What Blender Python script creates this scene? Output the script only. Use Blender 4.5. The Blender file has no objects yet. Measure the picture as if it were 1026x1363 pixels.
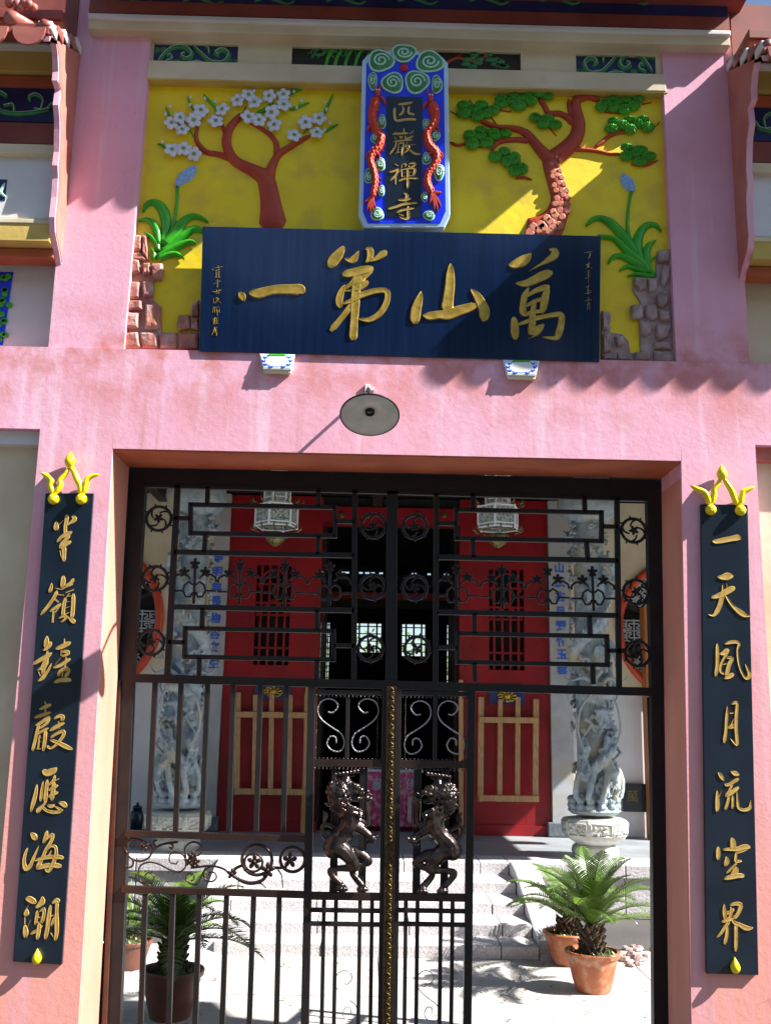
import bpy, bmesh, math, random
from mathutils import Vector, Matrix
random.seed(7)
S = bpy.context.scene
COL = S.collection
R = math.radians

# ------------------------------------------------------------------ camera
FPX, CX, CY, D = 1325.0, 513.0, 681.5, 4.24
def cam_axes(pitch=11.5, roll=1.06, yaw=.75):
    p, r, y = R(pitch), R(roll), R(yaw)
    f = Vector((math.sin(y)*math.cos(p), math.cos(y)*math.cos(p), math.sin(p)))
    r0 = Vector((math.cos(y), -math.sin(y), 0)); u0 = r0.cross(f)
    return f, r0*math.cos(r)+u0*math.sin(r), u0*math.cos(r)-r0*math.sin(r)
F_, R_, U_ = cam_axes()
CAM = Vector((0, -D, 1.6))
cd = bpy.data.cameras.new('camera'); cam = bpy.data.objects.new('camera', cd); COL.objects.link(cam)
cd.sensor_fit = 'VERTICAL'; cd.sensor_height = 36; cd.lens = 36*FPX/1363; cd.clip_end = 3000; cd.clip_start = .05
cam.matrix_world = Matrix(((R_.x, U_.x, -F_.x, CAM.x), (R_.y, U_.y, -F_.y, CAM.y), (R_.z, U_.z, -F_.z, CAM.z), (0, 0, 0, 1)))
S.camera = cam

# ------------------------------------------------------------------ light
SUNB = .34
SUN = Vector((-1.17, SUNB, -1.08)).normalized()          # direction the light travels
EXPO = 1.58
w = bpy.data.worlds.new('World'); S.world = w; w.use_nodes = True
nt = w.node_tree; bg = nt.nodes['Background']
sky = nt.nodes.new('ShaderNodeTexSky'); sky.sky_type = 'NISHITA'; sky.sun_disc = False
sky.sun_elevation = math.asin(-SUN.z); sky.sun_rotation = math.atan2(-SUN.x, -SUN.y)
sky.air_density = 1.0; sky.dust_density = .6; sky.ozone_density = 1.2
nt.links.new(sky.outputs[0], bg.inputs[0]); bg.inputs[1].default_value = .058
sl = bpy.data.lights.new('sun', 'SUN'); sl.energy = 5.0; sl.angle = R(.5); sl.color = (1, .965, .91)
so = bpy.data.objects.new('sun', sl); COL.objects.link(so)
so.rotation_euler = SUN.to_track_quat('-Z', 'Y').to_euler()
vs = S.view_settings; vs.view_transform = 'Standard'; vs.look = 'None'; vs.exposure = EXPO; vs.gamma = 1; vs.use_curve_mapping = False

# ------------------------------------------------------------------ helpers
def ray(px, py): return F_*FPX + R_*(px-CX) - U_*(py-CY)
def P(px, py, Y=0.0):
    d = ray(px, py); return CAM + d*((Y-CAM.y)/d.y)
def G(px, py, Z=0.0):
    d = ray(px, py); return CAM + d*((Z-CAM.z)/d.z)
class Pl:
    """a plane in the place: at() puts a traced point on it"""
    def __init__(s, pt, n): s.p = Vector(pt); s.n = Vector(n).normalized()
    def at(s, px, py, off=0.0):
        d = ray(px, py); return CAM + d*((s.p-CAM).dot(s.n)/d.dot(s.n)) + s.n*off
def wallplane(Y): return Pl((0, Y, 0), (0, -1, 0))

WID = 1.0
class MB:
    def __init__(s): s.v = []; s.f = []
    def add(s, vs, fs):
        b = len(s.v); s.v += [Vector(v) for v in vs]; s.f += [[i+b for i in f] for f in fs]; return s
    def box(s, lo, hi):
        x0, y0, z0 = lo; x1, y1, z1 = hi
        return s.add([(x0,y0,z0),(x1,y0,z0),(x1,y1,z0),(x0,y1,z0),(x0,y0,z1),(x1,y0,z1),(x1,y1,z1),(x0,y1,z1)],
                     [(0,1,2,3),(4,7,6,5),(0,4,5,1),(1,5,6,2),(2,6,7,3),(3,7,4,0)])
    def prism(s, poly, off):
        n = len(poly); off = Vector(off)
        return s.add(list(poly)+[Vector(p)+off for p in poly],
                     [list(range(n)), list(range(2*n-1, n-1, -1))]+[(i, (i+1) % n, n+(i+1) % n, n+i) for i in range(n)])
    def tube(s, pts, rad, n=6, close=False, flat=None):
        pts = [Vector(p) for p in pts]; m = len(pts)
        if not hasattr(rad, '__len__'): rad = [rad]*m
        up = None; rings = []
        for i in range(m):
            t = (pts[(i+1) % m]-pts[i-1]) if close else (pts[min(i+1, m-1)]-pts[max(i-1, 0)])
            if t.length < 1e-9: t = Vector((0, 0, 1))
            t.normalize()
            if up is None:
                up = Vector((0, 0, 1)) if abs(t.z) < .9 else Vector((1, 0, 0))
            a = up-t*up.dot(t)
            if a.length < 1e-6: a = t.orthogonal()
            a.normalize(); up = a; b = t.cross(a)
            rings.append([pts[i]+(a*math.cos(2*math.pi*k/n)+b*math.sin(2*math.pi*k/n))*rad[i] for k in range(n)])
        vs = [p for r in rings for p in r]; fs = []
        for i in range(m if close else m-1):
            j = (i+1) % m
            for k in range(n):
                l = (k+1) % n; fs.append((i*n+k, i*n+l, j*n+l, j*n+k))
        if not close: fs += [list(range(n))[::-1], [(m-1)*n+k for k in range(n)]]
        return s.add(vs, fs)
    def bar(s, a, b, w, d=None):
        """square bar between two points (w across, d deep)"""
        a, b = Vector(a), Vector(b); d = d or w; t = (b-a).normalized()
        y = Vector((0, 1, 0)); x = t.cross(y)
        if x.length < .1: y = Vector((0, 0, 1)); x = t.cross(y)
        x.normalize(); y = x.cross(t)
        q = [x*(w/2)+y*(d/2), x*(-w/2)+y*(d/2), x*(-w/2)-y*(d/2), x*(w/2)-y*(d/2)]
        return s.add([a+c for c in q]+[b+c for c in q], [(3,2,1,0),(4,5,6,7)]+[(i,(i+1)%4,4+(i+1)%4,4+i) for i in range(4)])
    def ball(s, c, r, nu=8, nv=5, M3=None):
        c = Vector(c); r = Vector(r) if hasattr(r, '__len__') else Vector((r, r, r)); vs = []
        for j in range(1, nv):
            th = math.pi*j/nv
            for i in range(nu):
                ph = 2*math.pi*i/nu
                p = Vector((r.x*math.sin(th)*math.cos(ph), r.y*math.sin(th)*math.sin(ph), r.z*math.cos(th)))
                vs.append(c+((M3 @ p) if M3 else p))
        t = Vector((0,0,r.z)); b = Vector((0,0,-r.z))
        vs += [c+((M3 @ t) if M3 else t), c+((M3 @ b) if M3 else b)]; T = len(vs)-2; fs = []
        for j in range(nv-2):
            for i in range(nu):
                k = (i+1) % nu; fs.append((j*nu+i, (j+1)*nu+i, (j+1)*nu+k, j*nu+k))
        for i in range(nu):
            k = (i+1) % nu; fs.append((T, i, k)); fs.append((T+1, (nv-2)*nu+k, (nv-2)*nu+i))
        return s.add(vs, fs)
    def lathe(s, prof, c=(0,0,0), n=24, rot=0, cap=True):
        c = Vector(c); m = len(prof)
        vs = [c+Vector((r*math.cos(rot+2*math.pi*k/n), r*math.sin(rot+2*math.pi*k/n), z)) for r, z in prof for k in range(n)]
        fs = [(i*n+k, i*n+(k+1) % n, (i+1)*n+(k+1) % n, (i+1)*n+k) for i in range(m-1) for k in range(n)]
        if cap: fs += [list(range(n))[::-1], [(m-1)*n+k for k in range(n)]]
        else: fs += [((m-1)*n+k, (m-1)*n+(k+1) % n, (k+1) % n, k) for k in range(n)]
        return s.add(vs, fs)
    def stroke(s, pts, pl, h, off=0.0, cap=True, sharp=.80, top=.93, mid=1.0):
        """raised brush stroke: pts = (px, py, width px) traced on plane pl"""
        q = smooth(pts)
        if len(q) < 2: return s
        q = [(a, b, c*WID) for a, b, c in q]
        C = [pl.at(a, b, off) for a, b, c in q]
        W = [c*.5*(pl.at(a+1, b)-pl.at(a, b)).length for a, b, c in q]
        n = pl.n; vs = []; m = len(C)
        for i in range(m):
            t = (C[min(i+1, m-1)]-C[max(i-1, 0)]).normalized(); sd = n.cross(t).normalized(); w_ = W[i]
            k = 1.0
            if cap and (i == 0 or i == m-1): C[i] = C[i]+t*(w_*(.45 if i else -.45)); w_ *= .45; k = .55
            hh = h*k
            for u, e in ((-1, 0), (-sharp, top), (0, mid), (sharp, top), (1, 0)): vs.append(C[i]+sd*(u*w_)+n*(e*hh))
        fs = [(i*5+k, i*5+k+1, i*5+k+6, i*5+k+5) for i in range(m-1) for k in range(4)]
        fs += [(0, 4, 3, 2, 1), tuple((m-1)*5+k for k in (0, 1, 2, 3, 4))]
        return s.add(vs, fs)
    def dome(s, poly, pl, h, inset=.72, off=0.0, peak=1.0, base=0.0, jit=0):
        """raised stone/petal shape traced as an outline"""
        n = len(poly); cx = sum(p[0] for p in poly)/n; cy = sum(p[1] for p in poly)/n
        a = [pl.at(x, y, off+base) for x, y in poly]
        mid = [pl.at(cx+(x-cx)*(1-(1-inset)*.25), cy+(y-cy)*(1-(1-inset)*.25), off+h*.6) for x, y in poly]
        b = [pl.at(cx+(x-cx)*inset, cy+(y-cy)*inset, off+h*(1+random.uniform(-jit, jit))) for x, y in poly]
        c = pl.at(cx, cy, off+h*peak*(1+random.uniform(-jit, jit)))
        vs = a+mid+b+[c]
        fs = [(i, (i+1) % n, n+(i+1) % n, n+i) for i in range(n)]+[(n+i, n+(i+1) % n, 2*n+(i+1) % n, 2*n+i) for i in range(n)]
        fs += [(2*n+i, 2*n+(i+1) % n, 3*n) for i in range(n)]
        return s.add(vs, fs)
    def mesh(s, name='mesh', smooth=False):
        me = bpy.data.meshes.new(name); me.from_pydata([tuple(v) for v in s.v], [], s.f)
        bm = bmesh.new(); bm.from_mesh(me); bmesh.ops.recalc_face_normals(bm, faces=bm.faces); bm.to_mesh(me); bm.free()
        if smooth:
            me.polygons.foreach_set('use_smooth', [True]*len(me.polygons))
            if smooth == 'auto':
                try: me.set_sharp_from_angle(angle=R(40))
                except Exception: pass
        me.update(); return me
    def build(s, name, mat, parent=None, smooth=False, bev=0, **kw):
        return link(name, s.mesh(name, smooth), mat, parent, bev, **kw)

def link(name, me, mat, parent=None, bev=0, **kw):
    o = bpy.data.objects.new(name, me); COL.objects.link(o)
    if mat and not me.materials: me.materials.append(mat)
    if parent: o.parent = parent; o.matrix_parent_inverse = Matrix.Translation(-parent.location)
    if bev:
        m = o.modifiers.new('bevel', 'BEVEL'); m.width = bev; m.segments = 2; m.limit_method = 'ANGLE'; m.angle_limit = R(40); m.harden_normals = False
    for k, v in kw.items(): o[k] = v
    return o
def tag(o, label=None, cat=None, group=None, kind=None):
    if label: o['label'] = label
    if cat: o['category'] = cat
    if group: o['group'] = group
    if kind: o['kind'] = kind
    return o
def thing(name, label, cat, loc=(0,0,0), group=None):
    o = bpy.data.objects.new(name, None); o.empty_display_size = .1; o.location = loc; COL.objects.link(o)
    return tag(o, label, cat, group)
def smooth(pts, k=3):
    pts = [tuple(p) for p in pts]
    if len(pts) < 3: return pts
    out = []; n = len(pts)
    for i in range(n-1):
        p0, p1, p2, p3 = pts[max(i-1, 0)], pts[i], pts[i+1], pts[min(i+2, n-1)]
        for j in range(k):
            t = j/k
            out.append(tuple(.5*((2*b)+(c-a)*t+(2*a-5*b+4*c-d)*t*t+(3*b-a-3*c+d)*t**3) for a, b, c, d in zip(p0, p1, p2, p3)))
    out.append(pts[-1])
    return [o if len(o) < 3 else (o[0], o[1], max(o[2], .15)) for o in out]
def parse(txt, ox, oy, s):
    out = []
    for st in txt.split(';'):
        pts = []
        for q in st.split():
            x, y, w_ = map(float, q.split(',')); pts.append((ox+x/s, oy+y/s, w_/s))
        if pts: out.append(pts)
    return out
def zp(poly, ox, oy, s): return [(ox+x/s, oy+y/s) for x, y in poly]

# ------------------------------------------------------------------ materials
def M(name, col, rough=.6, var=None, vs=6, metal=0, bump=0, bsc=60, spec=.5, det=6, vr=(.35, .65), coat=0, stretch=None, var2=None, vs2=2):
    m = bpy.data.materials.new(name); m.use_nodes = True; t = m.node_tree; L = t.links.new
    b = t.nodes['Principled BSDF']; b.inputs['Roughness'].default_value = rough; b.inputs['Metallic'].default_value = metal
    b.inputs['Base Color'].default_value = (*col, 1)
    try: b.inputs['Specular IOR Level'].default_value = spec; b.inputs['Coat Weight'].default_value = coat; b.inputs['Coat Roughness'].default_value = .08
    except Exception: pass
    g = t.nodes.new('ShaderNodeNewGeometry'); src = g.outputs['Position']
    if stretch:
        mp = t.nodes.new('ShaderNodeMapping'); mp.inputs['Scale'].default_value = stretch; L(src, mp.inputs['Vector']); srcv = mp.outputs[0]
    else: srcv = src
    last = None
    def mixin(prev, colr, scale, rng, vec):
        n = t.nodes.new('ShaderNodeTexNoise'); n.inputs['Scale'].default_value = scale; n.inputs['Detail'].default_value = det; L(vec, n.inputs['Vector'])
        r = t.nodes.new('ShaderNodeValToRGB'); r.color_ramp.elements[0].position, r.color_ramp.elements[1].position = rng
        L(n.outputs[0], r.inputs[0])
        x = t.nodes.new('ShaderNodeMix'); x.data_type = 'RGBA'
        L(r.outputs[0], x.inputs[0])
        if prev is None: x.inputs[6].default_value = (*col, 1)
        else: L(prev, x.inputs[6])
        x.inputs[7].default_value = (*colr, 1); return x.outputs[2]
    if var: last = mixin(None, var, vs, vr, srcv)
    if var2: last = mixin(last, var2, vs2, (.5, .72), src)
    if last: L(last, b.inputs['Base Color'])
    if bump:
        n = t.nodes.new('ShaderNodeTexNoise'); n.inputs['Scale'].default_value = bsc; n.inputs['Detail'].default_value = 4; L(src, n.inputs['Vector'])
        bp = t.nodes.new('ShaderNodeBump'); bp.inputs['Strength'].default_value = 1; bp.inputs['Distance'].default_value = bump
        L(n.outputs[0], bp.inputs['Height']); L(bp.outputs[0], b.inputs['Normal'])
    return m

def plaster(name, c0, c1, c2, c3):
    """painted render: cloudy fading, rubbed patches, pale runs down from the ledge"""
    m = bpy.data.materials.new(name); m.use_nodes = True; t = m.node_tree; L = t.links.new; N = t.nodes.new
    b = t.nodes['Principled BSDF']; b.inputs['Roughness'].default_value = .75; b.inputs['Specular IOR Level'].default_value = .25
    g = N('ShaderNodeNewGeometry')
    def noise(sc, stretch=None, det=8, rgh=.6):
        n = N('ShaderNodeTexNoise'); n.inputs['Scale'].default_value = sc; n.inputs['Detail'].default_value = det; n.inputs['Roughness'].default_value = rgh
        if stretch:
            mp = N('ShaderNodeMapping'); mp.inputs['Scale'].default_value = stretch; L(g.outputs['Position'], mp.inputs['Vector']); L(mp.outputs[0], n.inputs['Vector'])
        else: L(g.outputs['Position'], n.inputs['Vector'])
        return n.outputs[0]
    def ramp(x, a, b_, lo=0, hi=1):
        r = N('ShaderNodeMapRange'); r.inputs[1].default_value = a; r.inputs[2].default_value = b_; r.inputs[3].default_value = lo; r.inputs[4].default_value = hi; L(x, r.inputs[0]); return r.outputs[0]
    def mix(f, a, b_):
        x = N('ShaderNodeMix'); x.data_type = 'RGBA'; L(f, x.inputs[0])
        for i, v in ((6, a), (7, b_)):
            if isinstance(v, tuple): x.inputs[i].default_value = (*v, 1)
            else: L(v, x.inputs[i])
        return x.outputs[2]
    c = mix(ramp(noise(1.7), .36, .58), c0, c1)
    sp = N('ShaderNodeSeparateXYZ'); L(g.outputs['Position'], sp.inputs[0])
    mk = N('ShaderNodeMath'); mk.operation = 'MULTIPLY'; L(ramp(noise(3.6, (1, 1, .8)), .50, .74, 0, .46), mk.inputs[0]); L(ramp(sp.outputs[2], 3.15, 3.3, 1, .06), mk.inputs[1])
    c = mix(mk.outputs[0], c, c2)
    c = mix(ramp(noise(8, (1.4, 1, .07), 5), .54, .68, 0, .62), c, c3)
    c = mix(ramp(noise(9.5, None, 10, .7), .50, .66, 0, .22), c, (.62, .30, .33))
    c = mix(ramp(noise(24, None, 8, .7), .6, .70, 0, .22), c, c2)
    c = mix(ramp(noise(60, None, 3, .5), .70, .74, 0, .5), c, c2)
    # worn, darker band just under the ledge
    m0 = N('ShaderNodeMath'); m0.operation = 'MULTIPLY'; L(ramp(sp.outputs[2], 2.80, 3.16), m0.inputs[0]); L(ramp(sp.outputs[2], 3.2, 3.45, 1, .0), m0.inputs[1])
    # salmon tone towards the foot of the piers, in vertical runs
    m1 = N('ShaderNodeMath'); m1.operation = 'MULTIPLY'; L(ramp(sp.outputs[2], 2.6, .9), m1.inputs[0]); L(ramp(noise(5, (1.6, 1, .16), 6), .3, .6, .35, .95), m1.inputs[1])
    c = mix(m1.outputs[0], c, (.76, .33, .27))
    dk = N('ShaderNodeMath'); dk.operation = 'MULTIPLY'; L(ramp(noise(11, (1.5, 1, .05), 6), .60, .72, 0, .5), dk.inputs[0]); L(ramp(noise(1.3), .45, .6), dk.inputs[1])
    c = mix(dk.outputs[0], c, (.46, .22, .20))
    vo = N('ShaderNodeTexVoronoi'); vo.feature = 'DISTANCE_TO_EDGE'; vo.inputs['Scale'].default_value = 1.5
    wd = N('ShaderNodeTexNoise'); wd.inputs['Scale'].default_value = 5; L(g.outputs['Position'], wd.inputs['Vector'])
    va = N('ShaderNodeVectorMath'); va.operation = 'ADD'; L(g.outputs['Position'], va.inputs[0]); L(wd.outputs['Color'], va.inputs[1]); L(va.outputs[0], vo.inputs['Vector'])
    ck = N('ShaderNodeMath'); ck.operation = 'MULTIPLY'; L(ramp(vo.outputs[0], .0, .006, 1, 0), ck.inputs[0]); L(ramp(noise(1.1), .55, .6, 0, .32), ck.inputs[1])
    c = mix(ck.outputs[0], c, (.20, .09, .08))
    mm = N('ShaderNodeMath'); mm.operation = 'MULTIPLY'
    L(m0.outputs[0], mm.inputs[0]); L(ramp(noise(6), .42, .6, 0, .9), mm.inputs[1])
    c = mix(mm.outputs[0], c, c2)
    L(c, b.inputs['Base Color'])
    bp = N('ShaderNodeBump'); bp.inputs['Distance'].default_value = .0012; bp.inputs['Strength'].default_value = 1
    ad = N('ShaderNodeMath'); ad.operation = 'ADD'; L(noise(45, None, 6), ad.inputs[0]); L(noise(5), ad.inputs[1])
    L(ad.outputs[0], bp.inputs['Height']); L(bp.outputs[0], b.inputs['Normal'])
    return m

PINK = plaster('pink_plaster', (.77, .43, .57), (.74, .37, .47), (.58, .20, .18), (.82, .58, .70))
TERRA = M('terracotta_paint_and_bounce', (.50, .13, .045), .7, (.38, .09, .04), 5, bump=.001)
TERRAR = M('peach_bounce_tint', (.66, .28, .20), .7, (.56, .22, .15), 4, bump=.001, stretch=(1, 1, .4))
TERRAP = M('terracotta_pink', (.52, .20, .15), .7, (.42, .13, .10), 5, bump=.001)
YEL = M('yellow_paint', (.90, .70, .005), .55, (.82, .60, .005), 4, bump=.0022, bsc=16, var2=(.70, .50, .03), vs2=7)
CREAM = M('cream_paint', (.70, .63, .46), .7, (.60, .52, .35), 4, bump=.0012, bsc=30, var2=(.50, .40, .24), vs2=1.3)
MUST = M('mustard_paint_and_bounce', (.60, .44, .12), .7, (.48, .34, .08), 5, bump=.001)
WHITEP = M('white_paint', (.70, .70, .72), .65, (.60, .60, .60), 3, bump=.001, bsc=30)
BROWN = M('brown_red_paint_and_shade', (.26, .065, .045), .6, (.18, .04, .03), 6)
BLUEP = M('deep_blue_paint', (.02, .035, .16), .4, (.015, .02, .09), 6)
BLUEB = M('bright_blue_enamel', (.008, .035, .88), .3, (.006, .03, .75), 8)
SKYB = M('pale_blue_enamel', (.42, .60, .80), .3, (.50, .68, .86), 10)
GREENR = M('relief_green', (.03, .17, .06), .45, (.05, .25, .09), 20)
GLINE = M('pale_green_outline', (.42, .70, .56), .5)
GREENL = M('leaf_green_enamel', (.05, .42, .015), .3, (.03, .32, .01), 14, bump=.001, bsc=40)
GREEND = M('pine_green_enamel', (.035, .26, .02), .45, (.06, .36, .02), 30, bump=.003, bsc=130)
REDB = M('bark_red_paint', (.46, .06, .012), .5, (.36, .035, .012), 8, bump=.0035, bsc=28)
BARK = M('bark_orange_plate', (.58, .20, .11), .55, (.48, .12, .06), 14, bump=.0015, bsc=50)
PETAL = M('white_petal', (.72, .75, .82), .35, (.60, .66, .78), 60)
BUDB = M('pale_blue_bud', (.36, .55, .85), .4, (.22, .42, .80), 120, bump=.003, bsc=160)
ROCKL = M('salmon_rock', (.48, .19, .12), .55, (.32, .13, .11), 12, bump=.007, bsc=34, var2=(.50, .34, .34), vs2=18)
ROCKR = M('mauve_rock', (.38, .26, .25), .55, (.26, .16, .14), 12, bump=.007, bsc=34, var2=(.42, .36, .36), vs2=18)
BLACKL = M('black_lacquer', (.003, .010, .040), .12, (.005, .016, .058), 3, spec=.6, bump=.0005, bsc=9, stretch=(14, 1, .5))  # blue in the base stands in for the reflected sky
BLACKB = M('black_board', (.004, .010, .020), .28, (.007, .016, .03), 5, spec=.5)  # faint blue tint of the boards is sky sheen put into the colour
GOLD = M('gold_leaf', (.62, .42, .08), .36, (.42, .26, .04), 30, metal=.55, bump=.001, bsc=60)
GOLDB = M('gilt_yellow', (.64, .43, .13), .38, (.50, .30, .07), 30, metal=.35)
YENAM = M('yellow_enamel', (.80, .68, .01), .28, (.74, .60, .01), 10)
DRAG = M('dragon_red', (.60, .055, .012), .62, (.50, .035, .01), 30)
IRON = M('black_iron', (.007, .008, .010), .45, (.014, .011, .010), 12, metal=0, spec=.35, bump=.0006, bsc=80)
IRONB = M('bronzed_iron', (.05, .030, .022), .30, (.035, .022, .02), 10, metal=.5, bump=.0005, bsc=120)
RUST = M('rusty_brown_iron', (.10, .035, .018), .45, (.05, .02, .015), 8, metal=.2)
BRONZE = M('cast_bronze', (.105, .082, .074), .25, (.03, .024, .022), 30, metal=.85, bump=.001, bsc=110)
BRASSO = M('dark_gold_casting', (.13, .085, .022), .4, (.035, .022, .012), 50, metal=.6, bump=.002, bsc=90)
GALV = M('grey_enamel_shade', (.62, .66, .64), .35, (.50, .54, .52), 12)
WHITEC = M('white_ceramic', (.80, .80, .76), .25, (.74, .74, .68), 20)
TERRAC = M('terracotta_pot', (.42, .13, .05), .5, (.34, .09, .035), 9, bump=.001, var2=(.50, .30, .20), vs2=14)
TERRAD = M('clay_pot_and_shade', (.17, .06, .035), .45, (.11, .04, .025), 9, bump=.001)  # dark clay; on the left palm's pot the darkness is painted shade
SOIL = M('dark_soil', (.04, .025, .016), .9, (.07, .045, .03), 30, bump=.01, bsc=40)
FROND = M('cycad_leaf', (.055, .12, .012), .4, (.10, .17, .018), 14, spec=.6)
STEMB = M('cycad_stem', (.10, .065, .035), .85, (.05, .03, .02), 30, bump=.01, bsc=60)
CONC = M('courtyard_concrete', (.52, .50, .47), .85, (.42, .40, .37), 1.6, bump=.002, bsc=30, var2=(.36, .33, .31), vs2=5)
GRAN = M('granite_step', (.58, .56, .57), .75, (.42, .39, .40), 90, bump=.004, bsc=55, vr=(.42, .6))
STONE = M('carved_grey_stone', (.32, .40, .45), .6, (.20, .26, .30), 16, bump=.010, bsc=55, var2=(.42, .38, .26), vs2=4)
DRUM = M('pale_stone_drum', (.52, .53, .48), .6, (.38, .40, .35), 12, bump=.006, bsc=45)
RED = M('temple_red_lacquer', (.31, .005, .012), .42, (.20, .006, .010), 3, var2=(.24, .012, .014), vs2=14, spec=.4)
DARKW = M('dark_wood', (.012, .010, .009), .6, (.022, .016, .012), 8)
WOOD = M('raw_pine_wood', (.52, .33, .16), .6, (.40, .22, .09), 10, stretch=(6, 6, .6))
ORWOOD = M('orange_wood', (.46, .17, .04), .5, (.36, .12, .03), 6, stretch=(6, 6, .6))
RINGR = M('orange_red_ring', (.62, .07, .02), .4, (.52, .05, .02), 8)
INK = M('blue_inscription', (.03, .12, .62), .5)
BOARDG = M('grey_stone_pilaster', (.42, .44, .46), .65, (.34, .34, .34), 6, bump=.001, var2=(.46, .38, .28), vs2=3)
CLOTH = M('pink_brocade', (.62, .07, .26), .5, (.70, .40, .52), 16, vr=(.5, .56), bump=.002)
GLASS = M('painted_glass', (.40, .42, .35), .25, (.07, .16, .20), 60, vr=(.5, .56), spec=.6)
GLASSF = M('lantern_frame', (.80, .82, .82), .3)
GILTD = M('lantern_gilt', (.24, .15, .035), .4, (.05, .10, .04), 60, metal=.4, vr=(.45, .55))
LATW = M('white_lattice', (.50, .54, .58), .5)
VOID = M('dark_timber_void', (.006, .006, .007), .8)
TILE = M('glazed_roof_tile', (.40, .14, .10), .35, (.28, .08, .07), 12)
ASPH = M('street_paving', (.075, .07, .065), .9, (.055, .05, .05), 2, bump=.003)
LEAFY = M('garden_leaves', (.05, .12, .03), .5, (.12, .22, .05), 8)
# ================================================================== SETTING
XC = .11                                        # centre line of the gate
def mir(x): return 2*XC-x
MB().add([(-400,-400,-.004),(400,-400,-.004),(400,400,-.004),(-400,400,-.004)], [(0,1,2,3)]).build('ground', ASPH, kind='structure')
# concrete court behind the gate, laid in slabs
court = thing('courtyard', None, None, (0, 1.5, 0)); court['kind'] = 'structure'
for i in range(6):
    for j in range(2):
        x0, x1 = -5+i*1.7, -5+(i+1)*1.7-.006; y0, y1 = (.3, 1.95)if j == 0 else (1.956, 3.2)
        MB().box((x0, y0, -.1), (x1, y1, .002*((i+j) % 2)+.002)).build('paving_slab', CONC, court)
Zs = lambda px, py, Y=0.0: P(px, py, Y).z

# ---------------- gatehouse front wall
wall = thing('gatehouse_wall', 'pink plastered gatehouse front wall with square doorway, pilasters and recessed yellow panel', 'gatehouse', (XC, .15, 0))
yf = -.01
zL = P(500, 473).z; zb = P(530, 606).z; zt = P(500, 46).z
TOP = 5.02
xl, xr = P(65, 460).x, mir(P(65, 460).x)
# lintel beam over the doorway, whole width
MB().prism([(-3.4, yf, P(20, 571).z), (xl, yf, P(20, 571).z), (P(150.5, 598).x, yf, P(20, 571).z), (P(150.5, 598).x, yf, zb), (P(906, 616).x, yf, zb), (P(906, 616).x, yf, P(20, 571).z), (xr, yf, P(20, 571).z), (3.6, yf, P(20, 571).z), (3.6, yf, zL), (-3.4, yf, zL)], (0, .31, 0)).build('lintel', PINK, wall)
# piers each side of the doorway
bl = P(105.5, 1363); br = P(919, 1363); tl = P(150.5, 598); tr = P(906, 616)
kl = (bl.x-tl.x)/(bl.z-tl.z); kr = (br.x-tr.x)/(br.z-tr.z)
zpt = P(20, 571).z-.0
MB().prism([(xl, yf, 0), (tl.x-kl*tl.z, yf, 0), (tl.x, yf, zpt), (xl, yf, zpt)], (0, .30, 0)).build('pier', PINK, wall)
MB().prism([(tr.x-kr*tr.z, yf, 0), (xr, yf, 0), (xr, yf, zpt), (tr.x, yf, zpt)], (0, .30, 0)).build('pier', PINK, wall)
# peach skins on the two reveals carry bounced light in their colour
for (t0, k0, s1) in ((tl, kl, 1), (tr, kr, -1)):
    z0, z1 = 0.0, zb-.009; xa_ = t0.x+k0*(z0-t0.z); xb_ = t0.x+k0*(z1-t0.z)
    MB().prism([(xa_, .004, z0), (xa_, .296, z0), (xb_, .296, z1), (xb_, .004, z1)], (s1*.002, 0, 0)).build('reveal_bounce', TERRAR, wall)
# doorway soffit: warm bounced light put into its terracotta colour
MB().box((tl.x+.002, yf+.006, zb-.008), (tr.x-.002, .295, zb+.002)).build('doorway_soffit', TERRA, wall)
# upper pilasters flanking the niche
nl0, nl1 = P(203, 45), P(165, 465); nr0, nr1 = P(880, 60), P(900, 487)
MB().prism([(xl, 0, zL), (nl1.x, 0, zL), (nl0.x, 0, TOP), (xl, 0, TOP)], (0, .30, 0)).build('pilaster', PINK, wall)
MB().prism([(nr1.x, 0, zL), (xr, 0, zL), (xr, 0, TOP), (nr0.x, 0, TOP)], (0, .30, 0)).build('pilaster', PINK, wall)
MB().box((nl1.x-.02, .05, zL-.01), (nr1.x+.02, .28, TOP)).build('yellow_panel', YEL, wall)
zf = P(300, 107).z
# cream fascia with four sunk painted panels
fx0, fx1 = nl0.x-.01, nr0.x+.02
pan = [((205, 61), (316, 88)), ((389, 61), (511, 92)), ((577, 64), (693, 95)), ((766, 71), (873, 102))]
cells = [(P(a[0], a[1], .015), P(b[0], b[1], .015)) for a, b in pan]
xs = [fx0]
for a, b in cells: xs += [a.x, b.x]
xs.append(fx1)
za, zc = sum(a.z for a, b in cells)/4, sum(b.z for a, b in cells)/4
MB().box((fx0, .015, za), (fx1, .0495, TOP)).build('fascia', CREAM, wall)
MB().box((nl0.x-.008, -.006, zf), (nr0.x+.012, .0495, zc)).build('fascia_lip', CREAM, wall, bev=.004)
for i in range(0, 10, 2):
    if xs[i+1]-xs[i] > .005: MB().box((xs[i], .015, zc), (xs[i+1], .0495, za)).build('fascia_block', CREAM, wall)
MB().box((fx0, -.003, zf-.006), (fx1, .049, zf-.0005)).build('niche_soffit', MUST, wall)  # underside coloured mustard to give the yellow bounce on cream
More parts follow.
